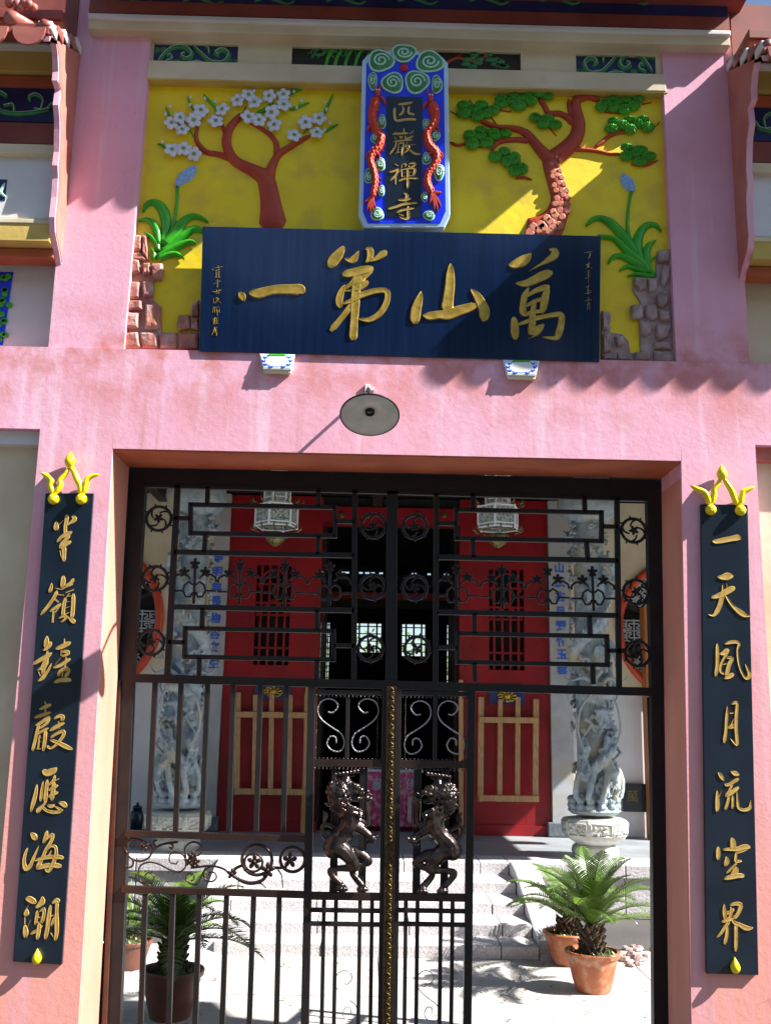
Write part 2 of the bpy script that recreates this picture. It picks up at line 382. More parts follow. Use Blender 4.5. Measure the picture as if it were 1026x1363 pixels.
for i, (a, b) in enumerate(cells):
    p = MB().box((a.x, .030, zc), (b.x, .049, za)).build('sunk_panel', BLUEP if i in (0, 3) else DARKW, wall)
    pl = wallplane(.030); (x0, y0), (x1, y1) = pan[i]; g = MB(); l = MB(); ym = (y0+y1)/2; w_ = x1-x0
    if i in (0, 3):
        f = (lambda u: x0+u*w_) if i == 0 else (lambda u: x1-u*w_)
        k = y1-y0
        S1 = [(f(.05), ym+.38*k), (f(.14), ym-.1*k), (f(.25), ym-.38*k), (f(.38), ym-.38*k), (f(.46), ym-.05*k), (f(.40), ym+.2*k), (f(.33), ym+.05*k), (f(.37), ym-.08*k)]
        S2 = [(f(.48), ym-.42*k), (f(.60), ym+.05*k), (f(.70), ym+.36*k), (f(.84), ym+.36*k), (f(.90), ym-.05*k), (f(.82), ym-.25*k), (f(.74), ym-.1*k), (f(.78), ym+.06*k)]
        S3 = [(f(.13), ym+.36*k), (f(.22), ym+.2*k), (f(.20), ym), (f(.16), ym+.08*k)]
        S4 = [(f(.66), ym+.0*k), (f(.66), ym-.3*k), (f(.62), ym-.4*k)]
        S5 = [(f(.40), ym+.42*k), (f(.5), ym+.38*k), (f(.62), ym+.44*k)]
        for st, w0 in ((S1, 6), (S2, 6.5), (S3, 4.5), (S4, 4), (S5, 5)):
            g.stroke([(x, y, w0*(.6+.5*math.sin(3.1*j/len(st)))) for j, (x, y) in enumerate(st)], pl, .010)
            l.stroke([(x, y-w0*.38, .9) for x, y in st], pl, .0125)
        for u in (.03, .12, .28, .52, .74, .93, .97):
            g.dome([(f(u)+4*math.cos(a_)*1.4, ym+(.3 if u > .2 else -.3)*k+4*math.sin(a_)) for a_ in [q*math.pi/3 for q in range(6)]], pl, .006)
        g.build('green_scroll', GREENR, wall, smooth=True); l.build('scroll_outline', GLINE, wall, smooth=True)
    elif i == 1:
        for u in (.36, .46, .57, .68, .8):
            g.stroke([(x0+w_*u, y1-1, 5), (x0+w_*(u+.03), ym, 4.6), (x0+w_*(u+.09), y0+5, 4)], pl, .008)
        g.build('bamboo_stem', GREENL, wall, smooth=True)
        for j in range(60):
            cx, cy = x0+w_*random.uniform(.2, .95), random.uniform(y0+2, y0+12); a_ = random.uniform(.5, 2.6)
            l.stroke([(cx, cy, .6), (cx+4*math.cos(a_), cy+4*math.sin(a_), 2.2), (cx+8*math.cos(a_), cy+8*math.sin(a_), .4)], pl, .006)
        l.build('bamboo_leaves', GREENR, wall)
    else:
        r_ = MB()
        r_.stroke([(x0+5, y1-2, 5), (x0+30, ym-2, 4), (x0+50, ym+3, 3), (x0+75, ym-6, 3)], pl, .007).stroke([(x0+28, ym, 3), (x0+40, y0+4, 2)], pl, .006)
        r_.build('pine_branch', REDB, wall, smooth=True)
        for j in range(16):
            cx, cy = x0+random.uniform(35, w_-6), random.uniform(y0+5, y1-5)
            g.dome([(cx+7*math.cos(a_), cy+3.4*math.sin(a_)) for a_ in [q*math.pi/4 for q in range(8)]], pl, .008)
        g.build('pine_foliage', GREENR, wall, smooth=True)

# cornice above the niche
cx0, cx1 = P(112, 30, -.12).x, P(975, 45, -.10).x
def band(name, pa, pb, p, mat, x0=cx0, x1=cx1, px=500, bev=0, ex=0):
    return MB().box((x0, -p, P(px, pb, -p).z), (x1, .10, P(px, pa, -p).z+ex)).build(name, mat, wall, bev=bev)
band('cornice_moulding', 34, 48, .060, CREAM, ex=0, bev=.004)
band('cornice_lip', 27, 33.9, .078, WHITEP, ex=0, bev=.006)
band('cornice_band', 10, 26.9, .062, BROWN)
band('painted_frieze', -30, 9.9, .05, BLUEP)
sc = MB(); pl = wallplane(-.0505)
for u in range(9):
    x = 150+u*95
    sc.stroke([(x, 2, 4), (x+14, -4, 6), (x+30, 1, 5), (x+42, 6, 3), (x+52, 2, 3)], pl, .008)
sc.build('frieze_scroll', GREENR, wall, smooth=True)

# corbels that carry the wing eaves (wavy front edge)
prof = [(4.52, .36), (4.45, .29), (4.38, .262), (4.335, .262), (4.32, .215), (4.24, .222), (4.19, .19), (4.15, .178), (4.05, .156), (3.98, .162), (3.93, .142), (3.84, .135), (3.74, .14), (3.68, .12), (3.62, .04)]
ZV = 4.665; SV = .52                              # the verge slopes down and outwards
cxa = P(108, 60).x
side = [(z, -p) for z, p in prof]
for sgn in (0, 1):
    f = (lambda x: x) if not sgn else mir
    poly = [(-.405, ZV-.405*SV-.004), (-.40, ZV-.40*SV-.03)]+[(y, z) for z, y in side]+[(.0, side[-1][0]-.04), (.0, ZV)]
    xa, xb = f(cxa), f(xl-.001)
    MB().prism([(xb, y, z) for y, z in poly], (xa-xb, 0, 0)).build('corbel', PINK, wall, bev=0)
    # shade on the inner cheek is put into its terracotta colour
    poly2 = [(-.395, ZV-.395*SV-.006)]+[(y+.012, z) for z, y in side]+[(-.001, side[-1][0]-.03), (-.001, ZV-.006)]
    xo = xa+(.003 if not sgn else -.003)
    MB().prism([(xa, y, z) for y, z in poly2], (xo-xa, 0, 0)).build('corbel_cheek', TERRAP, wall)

# stepped mouldings of the side bays
bays = [('eave_fascia', 12, 24, .215, BROWN), ('orange_moulding', 25, 38, .20, TERRA), ('white_ledge', 47, 60, .185, WHITEP), ('yellow_frieze', 67, 95, .14, MUST),
        ('orange_fillet', 101, 114, .12, TERRA), ('blue_frieze', 114.5, 162, .10, BLUEP), ('shade_brown_moulding', 163, 191, .115, BROWN), ('pale_ledge', 191.5, 204, .13, CREAM),  # brown moulding: terracotta with its shade mixed into the colour
        ('white_panel', 204.5, 291, .095, WHITEP), ('ledge_lip', 291, 297, .115, CREAM), ('mustard_ledge', 297.5, 321, .11, MUST), ('orange_lintel', 331, 342, .045, TERRA)]
ztop = None; frz = []
for nm, a, b, p, m in bays:
    z1, z0 = P(40, a, -p).z, P(40, b, -p).z
    for sgn in (0, 1):
        f = (lambda x: x) if not sgn else mir
        xa, xb = sorted((f(-3.4), f(xl)))
        MB().box((xa, -p, z0), (xb, .05, z1)).build(nm, m, wall, bev=.003)
    if nm == 'blue_frieze': frz = (z0, z1)
    # filler behind, so that no gap shows between the steps
for sgn in (0, 1):
    f = (lambda x: x) if not sgn else mir
    xa, xb = sorted((f(-3.4), f(xl)))
    MB().box((xa, -.012, P(40, 341).z), (xb, .28, TOP)).build('bay_wall', BROWN, wall)
    MB().box((xa, .10, zL), (xb, .28, P(40, 341).z)).build('bay_recess', WHITEP if not sgn else CREAM, wall)
    # lower recess beside the doorway
    MB().box((xa, .08, 0), (xb, .28, P(20, 571).z)).build('lower_recess', CREAM, wall)
    MB().box((xa, .03, P(20, 589).z), (xb, .079, P(20, 571).z-.001)).build('recess_band', WHITEP if not sgn else TERRAP, wall)
# green scrolls on the blue friezes of the bays
zm = (frz[0]+frz[1])/2
for sgn in (0, 1):
    f = (lambda x: x) if not sgn else mir
    g = MB(); l = MB()
    for (pts, w0) in (([(-1.485,-.02),(-1.51,.0),(-1.54,-.035),(-1.59,-.03)], .02), ([(-1.52,-.03),(-1.60,-.05),(-1.70,-.055),(-1.80,-.02),(-1.82,.03),(-1.76,.05),(-1.72,.03)], .03),
                      ([(-1.56,-.03),(-1.555,.02),(-1.59,.045),(-1.62,.03),(-1.61,.01)], .022), ([(-1.68,-.05),(-1.69,-.01),(-1.73,-.02)], .02), ([(-1.9,.03),(-1.95,-.04),(-2.05,-.03),(-2.1,.03)], .03)):
        q = [(x, 0, z) for x, z in pts]; q = smooth([(x, z) for x, y, z in q], 4)
        v = [Vector((f(x), -.102, zm+z)) for x, z in q]
        g.tube(v, [w0*.42*(1-.6*abs(i/len(v)-.35)) for i in range(len(v))], 6)
        l.tube([p+Vector((0, -.007, w0*.28)) for p in v], .0022, 4)
    g.build('green_scroll', GREENR, wall, smooth=True); l.build('scroll_outline', GLINE, wall, smooth=True)
# small painted panels at the far left
pb = MB().prism([P(-30, 238, -.097), P(10, 239, -.097), P(7, 267, -.097), P(-30, 267, -.097)], (0, .004, 0)).build('painted_tile', BLUEP, wall)
g = MB(); pl = wallplane(-.097)
g.stroke([(-2, 262, 3), (3, 252, 5), (7, 244, 2)], pl, .006).stroke([(8, 262, 2), (3, 258, 4), (0, 250, 2)], pl, .006).build('tile_scroll', GLINE, wall, smooth=True)
MB().prism([P(-40, 362, .095), P(18, 362, .095), P(4, 459, .095), P(-40, 459, .095)], (0, .004, 0)).build('painted_picture', BLUEB, wall)
g = MB(); pl = wallplane(.094)
for k in range(26):
    x, y = random.uniform(-6, 13), random.uniform(366, 455); g.dome([(x+5*math.cos(a), y+4*math.sin(a)) for a in [q*math.pi/3 for q in range(6)]], pl, .006)
g.build('picture_leaves', GREENL, wall)
# coral-like tile ends above the left bay
for k, (x, y) in enumerate(((22, 4), (34, 8))):
    c = P(x, y, -.27)
    m_ = MB()
    for j in range(5): m_.ball(c+Vector((.018*(j-2), random.uniform(-.01, .01), random.uniform(-.012, .012))), (.02, .02, random.uniform(.018, .03)), 7, 5)
    m_.build('eave_tile_end', TILE, wall, smooth=True)

# eaves: the shadow of their drip tiles falls on the wall
def eave(name, label, outline, z, edge, n):
    t = thing(name, label, 'roof eave', (outline[0][0], 0, z))
    MB().prism([(x, y, z) for x, y in outline], (0, 0, .05)).build('eave_board', BROWN, t)
    (xa, ya), (xb, yb) = edge
    drip = None; cap = None
    for i in range(n):
        u = (i+.5)/n; x = xa+(xb-xa)*u; y = ya+(yb-ya)*u
        if drip is None:
            m_ = MB().prism([Vector((.068*math.cos(a), 0, -.095*math.sin(a)**.8 if math.sin(a) > 0 else .0)) for a in [k*math.pi/10 for k in range(11)]], (0, .012, 0)).mesh('drip_tile')
            m_.materials.append(TILE); drip = m_
            c_ = MB().tube([(0, 0, .04), (0, .40, .05)], .035, 10).mesh('cover_tile', True); c_.materials.append(TILE); cap = c_
        o = link('drip_tile', drip, None, t); o.location = (x-t.location.x, y-.004, .0); o.matrix_parent_inverse = Matrix()
        o = link('cover_tile', cap, None, t); o.location = (x-t.location.x+(xb-xa)/n/2, y-.03, .05); o.matrix_parent_inverse = Matrix()
    return t
KB = SUNB/.30
eave('tiled_eave', 'tiled eave over the middle of the gatehouse wall, above the blue frieze', [(-1.36, .25), (-1.36, -.278*KB), (1.73, -.278*KB), (1.73, .25)], 4.975, ((-1.36, -.283*KB), (1.71, -.283*KB)), 20)
def wing(label, x0, x1, n):
    """sloping wing eave: boards, drip tiles at the edge, round tiles up the slope and a tiled verge"""
    YO = -.425; t = thing('tiled_eave', label, 'roof eave', (x0, 0, ZV)); zz = lambda y: ZV+.006+SV*y
    a, b = min(x0, x1), max(x0, x1)
    MB().prism([(a, YO, zz(YO)), (a, .28, zz(.28)), (a, .28, zz(.28)+.045), (a, YO, zz(YO)+.045)], (b-a, 0, 0)).build('eave_board', BROWN, t)
    drip = cap = None; s1 = 1 if x1 > x0 else -1
    for i in range(n):
        x = x0+s1*(.08+.16*i)
        if drip is None:
            drip = MB().prism([Vector((.07*math.cos(u), 0, -.085*max(0, math.sin(u))**.8)) for u in [k*math.pi/10 for k in range(11)]], (0, .012, 0)).mesh('drip_tile'); drip.materials.append(TILE)
            cap = MB().tube([(0, 0, 0), (0, .62, .62*SV)], .034, 10).mesh('cover_tile', True); cap.materials.append(TILE)
        o = link('drip_tile', drip, None, t); o.matrix_parent_inverse = Matrix(); o.location = (x-x0, YO-.012, zz(YO)+.02-ZV)
        o = link('cover_tile', cap, None, t); o.matrix_parent_inverse = Matrix(); o.location = (x-x0+s1*.08, YO-.01, zz(YO)+.06-ZV)
    for j in range(5):      # verge course: short overlapping half-round tiles
        y = -.01-.083*j; MB().tube([(x0+s1*.02, y, zz(y)+.045), (x0+s1*.02, y-.082, zz(y-.082)+.038)], [.020, .026], 10).build('verge_tile', TILE, t, smooth=True)
        MB().box((x0-s1*.012 if s1 > 0 else x0-.05, y-.08, zz(y)-.02), (x0+.05 if s1 > 0 else x0+.012, y-.002, zz(y)+.02)).build('verge_brick', TILE if j % 2 else WHITEP, t, bev=.004)
wing('tiled eave over the right wing, sloping out at the top right corner', mir(cxa)+.0, 4.4, 17)
wing('tiled eave over the left wing, sloping out at the top left corner', cxa-.0, -3.6, 13)
# unseen trees added behind the viewer: block low sky, darken the lacquer's reflection
tl_ = MB(); rb = random.Random(21)
for i in range(20000):
    x = rb.uniform(-40, 40); hgt = 9.6+.8*math.sin(x*.55)+.7*math.sin(x*1.3+1); z = hgt*(1-rb.random()**1.6*.95); y = -17-rb.uniform(0, 4)
    a = Vector((rb.uniform(-1, 1), rb.uniform(-1, 1), rb.uniform(-1, 1))).normalized(); b = a.orthogonal().normalized(); q = rb.uniform(.18, .42); c = Vector((x, y, z))
    tl_.add([c+a*q, c+b*q*.6, c-a*q, c-b*q*.6], [(0, 1, 2, 3)])
tag(tl_.build('sky_screen_trees', LEAFY), 'unseen leafy trees added behind the viewer to block low sky and darken the plaque', 'trees', kind='stuff')
# ================================================================== NICHE RELIEFS
NP = wallplane(.05)
def relief(name, label, cat, c): return thing(name, label, cat, P(c[0], c[1], .05))
# plum tree
t = relief('plum_tree_relief', 'plaster relief plum tree with red trunk and white blossoms, left of the blue tablet', 'wall relief', (363, 300))
m_ = MB()
for st in ([(364,303,40),(361,275,29),(357,250,25),(352,236,24),(335,226,18),(314,215,15),(304,200,13),(302,184,13),(308,168,11),(324,152,8)],
           [(356,240,20),(362,222,13),(370,207,10),(385,197,8),(400,188,7),(412,182,4)],
           [(368,208,9),(368,192,8),(360,180,7),(346,171,5),(334,165,3)],
           [(310,212,11),(292,206,9),(276,203,8),(265,193,7),(261,182,6),(264,168,4)],
           [(304,182,9),(298,172,6),(294,160,3)], [(276,202,6),(268,206,3)], [(412,182,3),(418,176,2)], [(324,152,6),(327,143,4)]):
    m_.stroke(st, NP, .022 if st[0][2] > 12 else .013, sharp=.7, top=.72)
m_.build('trunk', REDB, t, smooth=True)
g = MB()
for st in ([(221,142,1),(225,152,3.5),(227,160,3)],[(249,129,1),(253,138,3),(258,147,3.5)],[(271,126,1.5),(279,135,3.5),(287,145,4),(290,154,3)],[(210,192,1),(216,194,3),(223,198,3.5)],
           [(339,117,3),(338,124,3)],[(402,119,3),(394,121,5),(386,126,4)],[(412,137,1),(400,142,3.5),(387,147,4)],[(443,126,1),(438,138,3.5),(430,154,4)],[(450,166,1),(441,171,3.5),(433,176,3)],
           [(343,150,3),(352,147,5),(364,138,4)],[(254,174,3),(258,182,4)],[(296,158,3),(297,166,3)],[(350,151,4),(356,151,3)],[(404,178,3),(410,172,3)]):
    MB().stroke(st, NP, .010).build('twig', GREENL, t, smooth=True)
# one blossom, five petals round a yellow-green centre; copies share the mesh
pm = MB(); mpx = .0033
for k in range(5):
    a = k*2*math.pi/5+.3; c = Vector((math.cos(a)*.0135, 0, math.sin(a)*.0135))
    rot = Matrix.Rotation(-a, 3, 'Y')
    pm.ball(c+Vector((0, -.006, 0)), (.0125, .006, .0105), 8, 5, rot)
pm_ = pm.mesh('blossom', True); pm_.materials.append(PETAL)
cm = MB()
for k in range(6):
    a = k*math.pi/3; cm.ball((math.cos(a)*.0045, -.012, math.sin(a)*.0045), .0022, 5, 4)
cm.ball((0, -.011, 0), .003, 6, 4)
cm_ = cm.mesh('stamens', True); cm_.materials.append(M('stamen_green', (.30, .36, .08), .5))
for (x, y) in ((229,167),(240.5,160),(244,176),(259,163),(268,150),(288,164.5),(297,149),(317,137),(230,202.5),(245.6,201),(260,208),(331,130),(340,140),(331,159),(345,163),(359,131),(378,129),(378,143),(362.5,152.5),(366,169.5),(407,166),(425,161),(391.6,183.5),(422,180)):
    o = link('blossom', pm_, None, t); p = NP.at(x, y, .014); o.location = p-t.location; o.matrix_parent_inverse = Matrix(); s_ = random.uniform(1.38, 1.58); o.scale = (s_, 1, s_); o.rotation_euler = (random.uniform(-.25, .25), random.uniform(0, 1.25), random.uniform(-.25, .25))
    c = link('stamens', cm_, None, o); c.matrix_parent_inverse = Matrix()
bud = MB()
for (x, y) in ((227,144),(221.5,154),(254.5,131),(254,142),(273.5,133.5),(287.5,137),(217,191),(339,123),(391.6,124),(402,136.6),(395.4,145.5),(433,138.5),(435,148),(440,166),(433,174.6)):
    bud.ball(NP.at(x, y, .014), (.007, .006, .010), 7, 5)
bud.build('buds', PETAL, t, smooth=True)

# pine tree
t = relief('pine_tree_relief', 'plaster relief pine tree with scaly trunk and green needle pads, right of the blue tablet', 'wall relief', (725, 305))
m_ = MB()
for st in ([(716,313,58),(731,300,42),(741,284,30),(745,266,25),(740,246,23),(734,226,22),(734,212,27)],
           [(736,212,22),(727,208,19),(713,193,14),(702,180,12),(691,174,9),(678,171.5,8),(663,170.5,7),(648,166,6),(638,161,4)],
           [(663,170,5),(654,157,3)], [(704,188,9),(690,186.5,8),(676,187,7),(663,190,7),(656,197,6),(654,205,4)],
           [(735,211,24),(752,199,23),(766,183,20),(770,165,18),(766,147,16),(767,134,13),(782,129.5,10),(796,135,6)],
           [(764,165,12),(755,157,10),(744,151.5,9),(730,151,8),(724,141,8),(717,132,6)], [(728,151,5),(719,156,3)],
           [(762,198,10),(780,200,6),(795,202,5),(810,205.6,4),(826,205.6,3)], [(790,198,4),(800,190,6),(810,182,6),(822,178,4),(834,177,3)],
           [(761,155,10),(757,143,6),(756,134,4)]):
    m_.stroke(st, NP, .024 if st[0][2] > 15 else .014, sharp=.7, top=.72)
m_.build('trunk', REDB, t, smooth=True)
for st in ([(600,149,2),(609,154,4)], [(625,134,3),(631,143,4)], [(599,190,3),(609,194,4),(621,191,4)], [(686,238,3),(697,237,3.5),(707,240,2)], [(660,147,4),(679,149,5)], [(731,171,4),(740,181,2)],
           [(855,139,4),(866,137,2)], [(867,173,4),(877,163,2.5)], [(840,219,3),(857,221,4),(875,214,2)], [(805,150,4),(824,152,4)], [(637,197,3),(652,196,3)]):
    MB().stroke(st, NP, .014, sharp=.7, top=.72).build('twig', REDB, t, smooth=True)
rows = [(716,309,20),(722,304,22),(731,299,20),(737,290,16),(743,282,15),(745,273,13),(747,264,12),(745,255,11),(743,246,10),(740,237,9),(738,228,8),(738,219,7),(742,212,5)]
for (x, y, w_) in rows:
    for k in (-1, 0, 1):
        if w_ < 9 and k == 0: continue
        cx = x+k*w_*.62+random.uniform(-1, 1); cy = y+abs(k)*2+random.uniform(-2, 2); rr = w_*.30+1.6
        MB().dome([(cx+rr*math.cos(a)*random.uniform(.8, 1.1), cy+(rr*.95)*math.sin(a)*random.uniform(.8, 1.1)) for a in [q*math.pi/3.5 for q in range(7)]], NP, .007, off=.018, inset=.7, base=-.006).build('bark_plate', BARK, t, smooth=False)
pads = [(600,115,6.84,q) for q in ((120,190,60,35),(275,185,55,35),(215,222,60,35),(115,265,62,38),(240,290,58,40),(310,270,55,35),(380,235,55,38),(450,130,50,25),(570,110,50,25),(450,175,58,33),(555,155,60,30),(610,195,65,40),(650,130,55,25),(720,150,52,40),(700,95,50,22),(800,85,70,28),(880,110,45,30),(760,300,48,35),(870,315,60,35),(835,355,55,42),(945,365,55,35),(270,415,52,30),(380,435,55,28),(170,460,55,38),(265,475,55,28),(390,465,55,33),(490,445,52,28),(190,540,58,45),(320,530,60,40),(480,610,50,35),(400,655,55,42),(575,675,50,55),(510,700,52,45),(580,785,55,42),(645,765,48,45))]
pads += [(690,115,5.13,q) for q in ((560,150,38,30),(590,120,30,18),(640,100,32,16),(640,155,38,28),(675,125,30,18),(725,110,32,18),(715,170,40,30),(780,145,40,28),(810,100,38,20),(640,250,35,18),(750,240,40,16),(840,238,38,18),(630,300,45,24),(700,275,45,26),(810,265,35,24),(755,305,40,28),(875,290,42,30),(730,430,38,22),(820,445,48,24),(730,485,40,30),(790,475,38,26),(880,487,48,26),(822,525,45,26))]
for ox, oy, s_, (x, y, rx, ry) in pads:
    px, py = ox+x/s_, oy+y/s_; c = NP.at(px, py, .012); k = (NP.at(px+1, py)-NP.at(px, py)).length
    a_, b_ = rx/s_*k*1.14, ry/s_*k*1.25
    # a needle pad: low dome with fine radial ridges
    n = 22; vs = []; fs = []
    for j, (rr, h) in enumerate(((1, 0), (.93, .45), (.7, .8), (.35, 1.0))):
        for i in range(n):
            th = 2*math.pi*i/n; e = 1+(.05 if i % 2 else -.05)*(1 if j < 3 else .5)
            vs.append(c+Vector((a_*rr*e*math.cos(th), -.020*h*(1+.10*(1 if i % 2 else -1)), b_*rr*e*math.sin(th)+.15*b_*h)))
    vs.append(c+Vector((0, -.021, b_*.2)))
    for j in range(3): fs += [(j*n+i, j*n+(i+1) % n, (j+1)*n+(i+1) % n, (j+1)*n+i) for i in range(n)]
    fs += [(3*n+i, 3*n+(i+1) % n, 4*n) for i in range(n)]
    MB().add(vs, fs).build('needle_pad', GREEND, t)

# orchids with pale blue buds
def orchid(label, c, ox, oy, s_, leaves, stem, bud_):
    t = relief('orchid_relief', label, 'wall relief', c)
    t['group'] = 'orchid reliefs in the yellow niche'
    for st in leaves.split(';'):
        for q in [[(a, b, c*1.28) for a, b, c in z] for z in parse(st, ox, oy, s_)]: MB().stroke(q, NP, .020, off=random.uniform(0, .008), cap=False, sharp=.6, top=.6).build('leaf', GREENL, t, smooth=True)
    for q in parse(stem, ox, oy, s_): MB().stroke(q, NP, .012, cap=False).build('stem', GREENL, t, smooth=True)
    b = MB()
    q = smooth(parse(bud_, ox, oy, s_)[0], 4)
    b.stroke(q, NP, .022, sharp=.7, top=.7)
    for i in range(90):
        x, y, w_ = random.choice(q); a = random.uniform(-.42, .42)*w_; th = random.uniform(0, 6.28)
        b.ball(NP.at(x+a*math.cos(th), y+a*math.sin(th), .021*(1-abs(a)/w_*.8)), .0038, 5, 4)
    b.build('flower_bud', BUDB, t, smooth=True)
orchid('green relief orchid with pale blue bud, on the rocks at the left of the niche', (208, 350), 160, 210, 7.89,
  '245,575,18 280,500,50 360,470,70 440,530,90 480,640,90 480,760,80 440,900,50;200,675,15 290,660,45 360,710,65 400,800,65 415,920,50;275,800,15 340,850,50 395,920,60 410,990,50;340,970,20 365,1020,45 360,1080,50;930,690,15 860,640,40 760,620,60 660,680,80 580,800,110 470,930,110;880,775,50 780,750,70 680,810,80 560,900,80 440,1000,80;815,920,12 740,890,50 620,930,70 500,990,70 400,1050,50;680,1075,12 600,1020,50 500,1030,60 400,1070,60',
  '605,310,34 600,450,30 570,680,35 520,820,30', '600,300,50 640,240,110 700,190,140 760,140,110 795,115,40')
orchid('green relief orchid with pale blue bud, on the rocks at the right of the niche', (868, 370), 770, 225, 7.89,
  '70,610,12 130,545,45 220,520,55 330,570,80 430,670,90 520,780,90 600,900,80;200,715,40 340,730,45 420,780,65 520,880,80 640,970,90 740,1090,70;305,1000,12 360,930,45 450,920,60 560,970,75 680,1040,80;425,1075,12 500,1030,40 590,1050,50 700,1080,60;505,1135,10 600,1110,40 700,1125,50 790,1140,40;860,665,12 810,600,45 730,590,60 650,660,75 610,800,90 640,950,80;800,765,12 740,800,50 705,880,70 720,1000,60 780,1130,50;795,930,10 750,970,25 730,1010,20',
  '545,250,30 515,450,30 510,640,35 570,850,40', '455,80,60 500,140,125 540,190,115 570,240,45')

# rockeries: every stone its own part on a low backing
def rocks(label, c, ox, oy, s_, mass, stones, mat, base_):
    t = relief('rockery_relief', label, 'wall relief', c); t['group'] = 'rockery reliefs in the yellow niche'
    MB().prism([NP.at(x, y, .012) for x, y in zp(mass, ox, oy, s_)], (0, .02, 0)).build('backing', mat, t, bev=.004)
    for i, st in enumerate(stones+base_):
        q = zp(st, ox, oy, s_); n = len(q); ref = []
        for j in range(n):      # one extra, roughened point per edge
            a, b = q[j], q[(j+1) % n]; ref.append(a); ref.append(((a[0]+b[0])/2+random.uniform(-.6, .6), (a[1]+b[1])/2+random.uniform(-.6, .6)))
        MB().dome(ref, NP, random.uniform(.020, .028) if i < len(stones) else .020, inset=.74, off=.010, peak=random.uniform(.8, 1.15), jit=.12).build('stone', mat, t, bev=.004)
rocks('salmon and grey rockery relief, stacked at the left end of the niche', (200, 466), 160, 300, 7.79,
  [(140,120),(285,115),(300,400),(440,420),(355,600),(350,780),(430,850),(440,1118),(820,1120),(820,1300),(40,1292),(75,800)],
  [[(150,120),(240,125),(235,300),(140,310)],[(240,112),(285,130),(300,280),(298,385),(245,330)],[(140,312),(230,300),(290,385),(200,380),(130,362)],[(130,370),(215,380),(225,520),(120,540)],[(250,410),(320,405),(330,530),(250,540)],[(335,415),(455,415),(450,580),(400,590),(340,540)],[(110,600),(215,600),(210,780),(95,790)],[(245,600),(360,605),(355,760),(250,770)],[(60,915),(210,925),(205,1090),(60,1095)],[(270,830),(380,815),(440,860),(430,1080),(380,1105),(260,1100)],[(100,800),(240,800),(250,900),(80,905)],[(610,950),(740,945),(740,1090),(620,1115),(600,1060)],[(760,830),(830,790),(830,960),(750,965)],[(740,980),(825,975),(825,1110),(740,1100)]], ROCKL,
  [[(50,1130),(200,1120),(230,1290),(40,1290)],[(210,1125),(400,1130),(410,1295),(240,1290)],[(410,1130),(600,1130),(600,1300),(420,1295)],[(610,1130),(820,1130),(820,1305),(610,1300)]])
rocks('mauve grey rockery relief, stacked at the right end of the niche', (850, 484), 790, 340, 8.79,
  [(720,0),(880,-20),(900,800),(950,1130),(960,1280),(80,1245),(80,660),(180,690),(190,910),(330,930),(400,1010),(420,1150),(540,1140),(520,800),(540,560),(450,420),(450,270),(720,270)],
  [[(725,-30),(880,-50),(880,100),(730,110)],[(790,120),(880,130),(870,280),(800,400),(760,330)],[(460,270),(600,280),(600,420),(520,440),(460,370)],[(610,290),(720,280),(720,430),(620,460)],[(710,480),(860,490),(850,590),(780,640),(720,600)],[(415,600),(550,595),(560,760),(430,770)],[(590,590),(720,590),(730,760),(660,790),(580,740)],[(525,790),(640,800),(650,940),(580,980),(525,940)],[(710,820),(890,840),(850,980),(770,1020),(710,980)],[(80,660),(180,680),(190,790),(150,900),(80,900)],[(220,960),(330,960),(330,1060),(260,1090)],[(90,930),(180,930),(190,1140),(90,1170)],[(740,660),(860,670),(880,790),(760,790)],[(680,1040),(860,1030),(900,1120),(690,1120)]], ROCKR,
  [[(80,1180),(250,1160),(260,1240),(80,1240)],[(260,1160),(440,1150),(430,1250),(260,1245)],[(460,1150),(650,1140),(640,1250),(470,1250)],[(680,1130),(950,1140),(960,1280),(690,1270)]])

# ================================================================== BOARDS WITH WRITING
def characters(data, pl, h, mat, parent, off=0.0, sep=True):
    for ox, oy, s_, txt in data:
        m_ = MB()
        for i, q in enumerate(parse(txt, ox, oy, s_)): m_.stroke([(a, b, c*1.08) for a, b, c in q], pl, h*(1-.05*(i % 4)), off=off, sharp=.84, top=1.0, mid=.62)
        m_.build('character', mat, parent, smooth='auto')
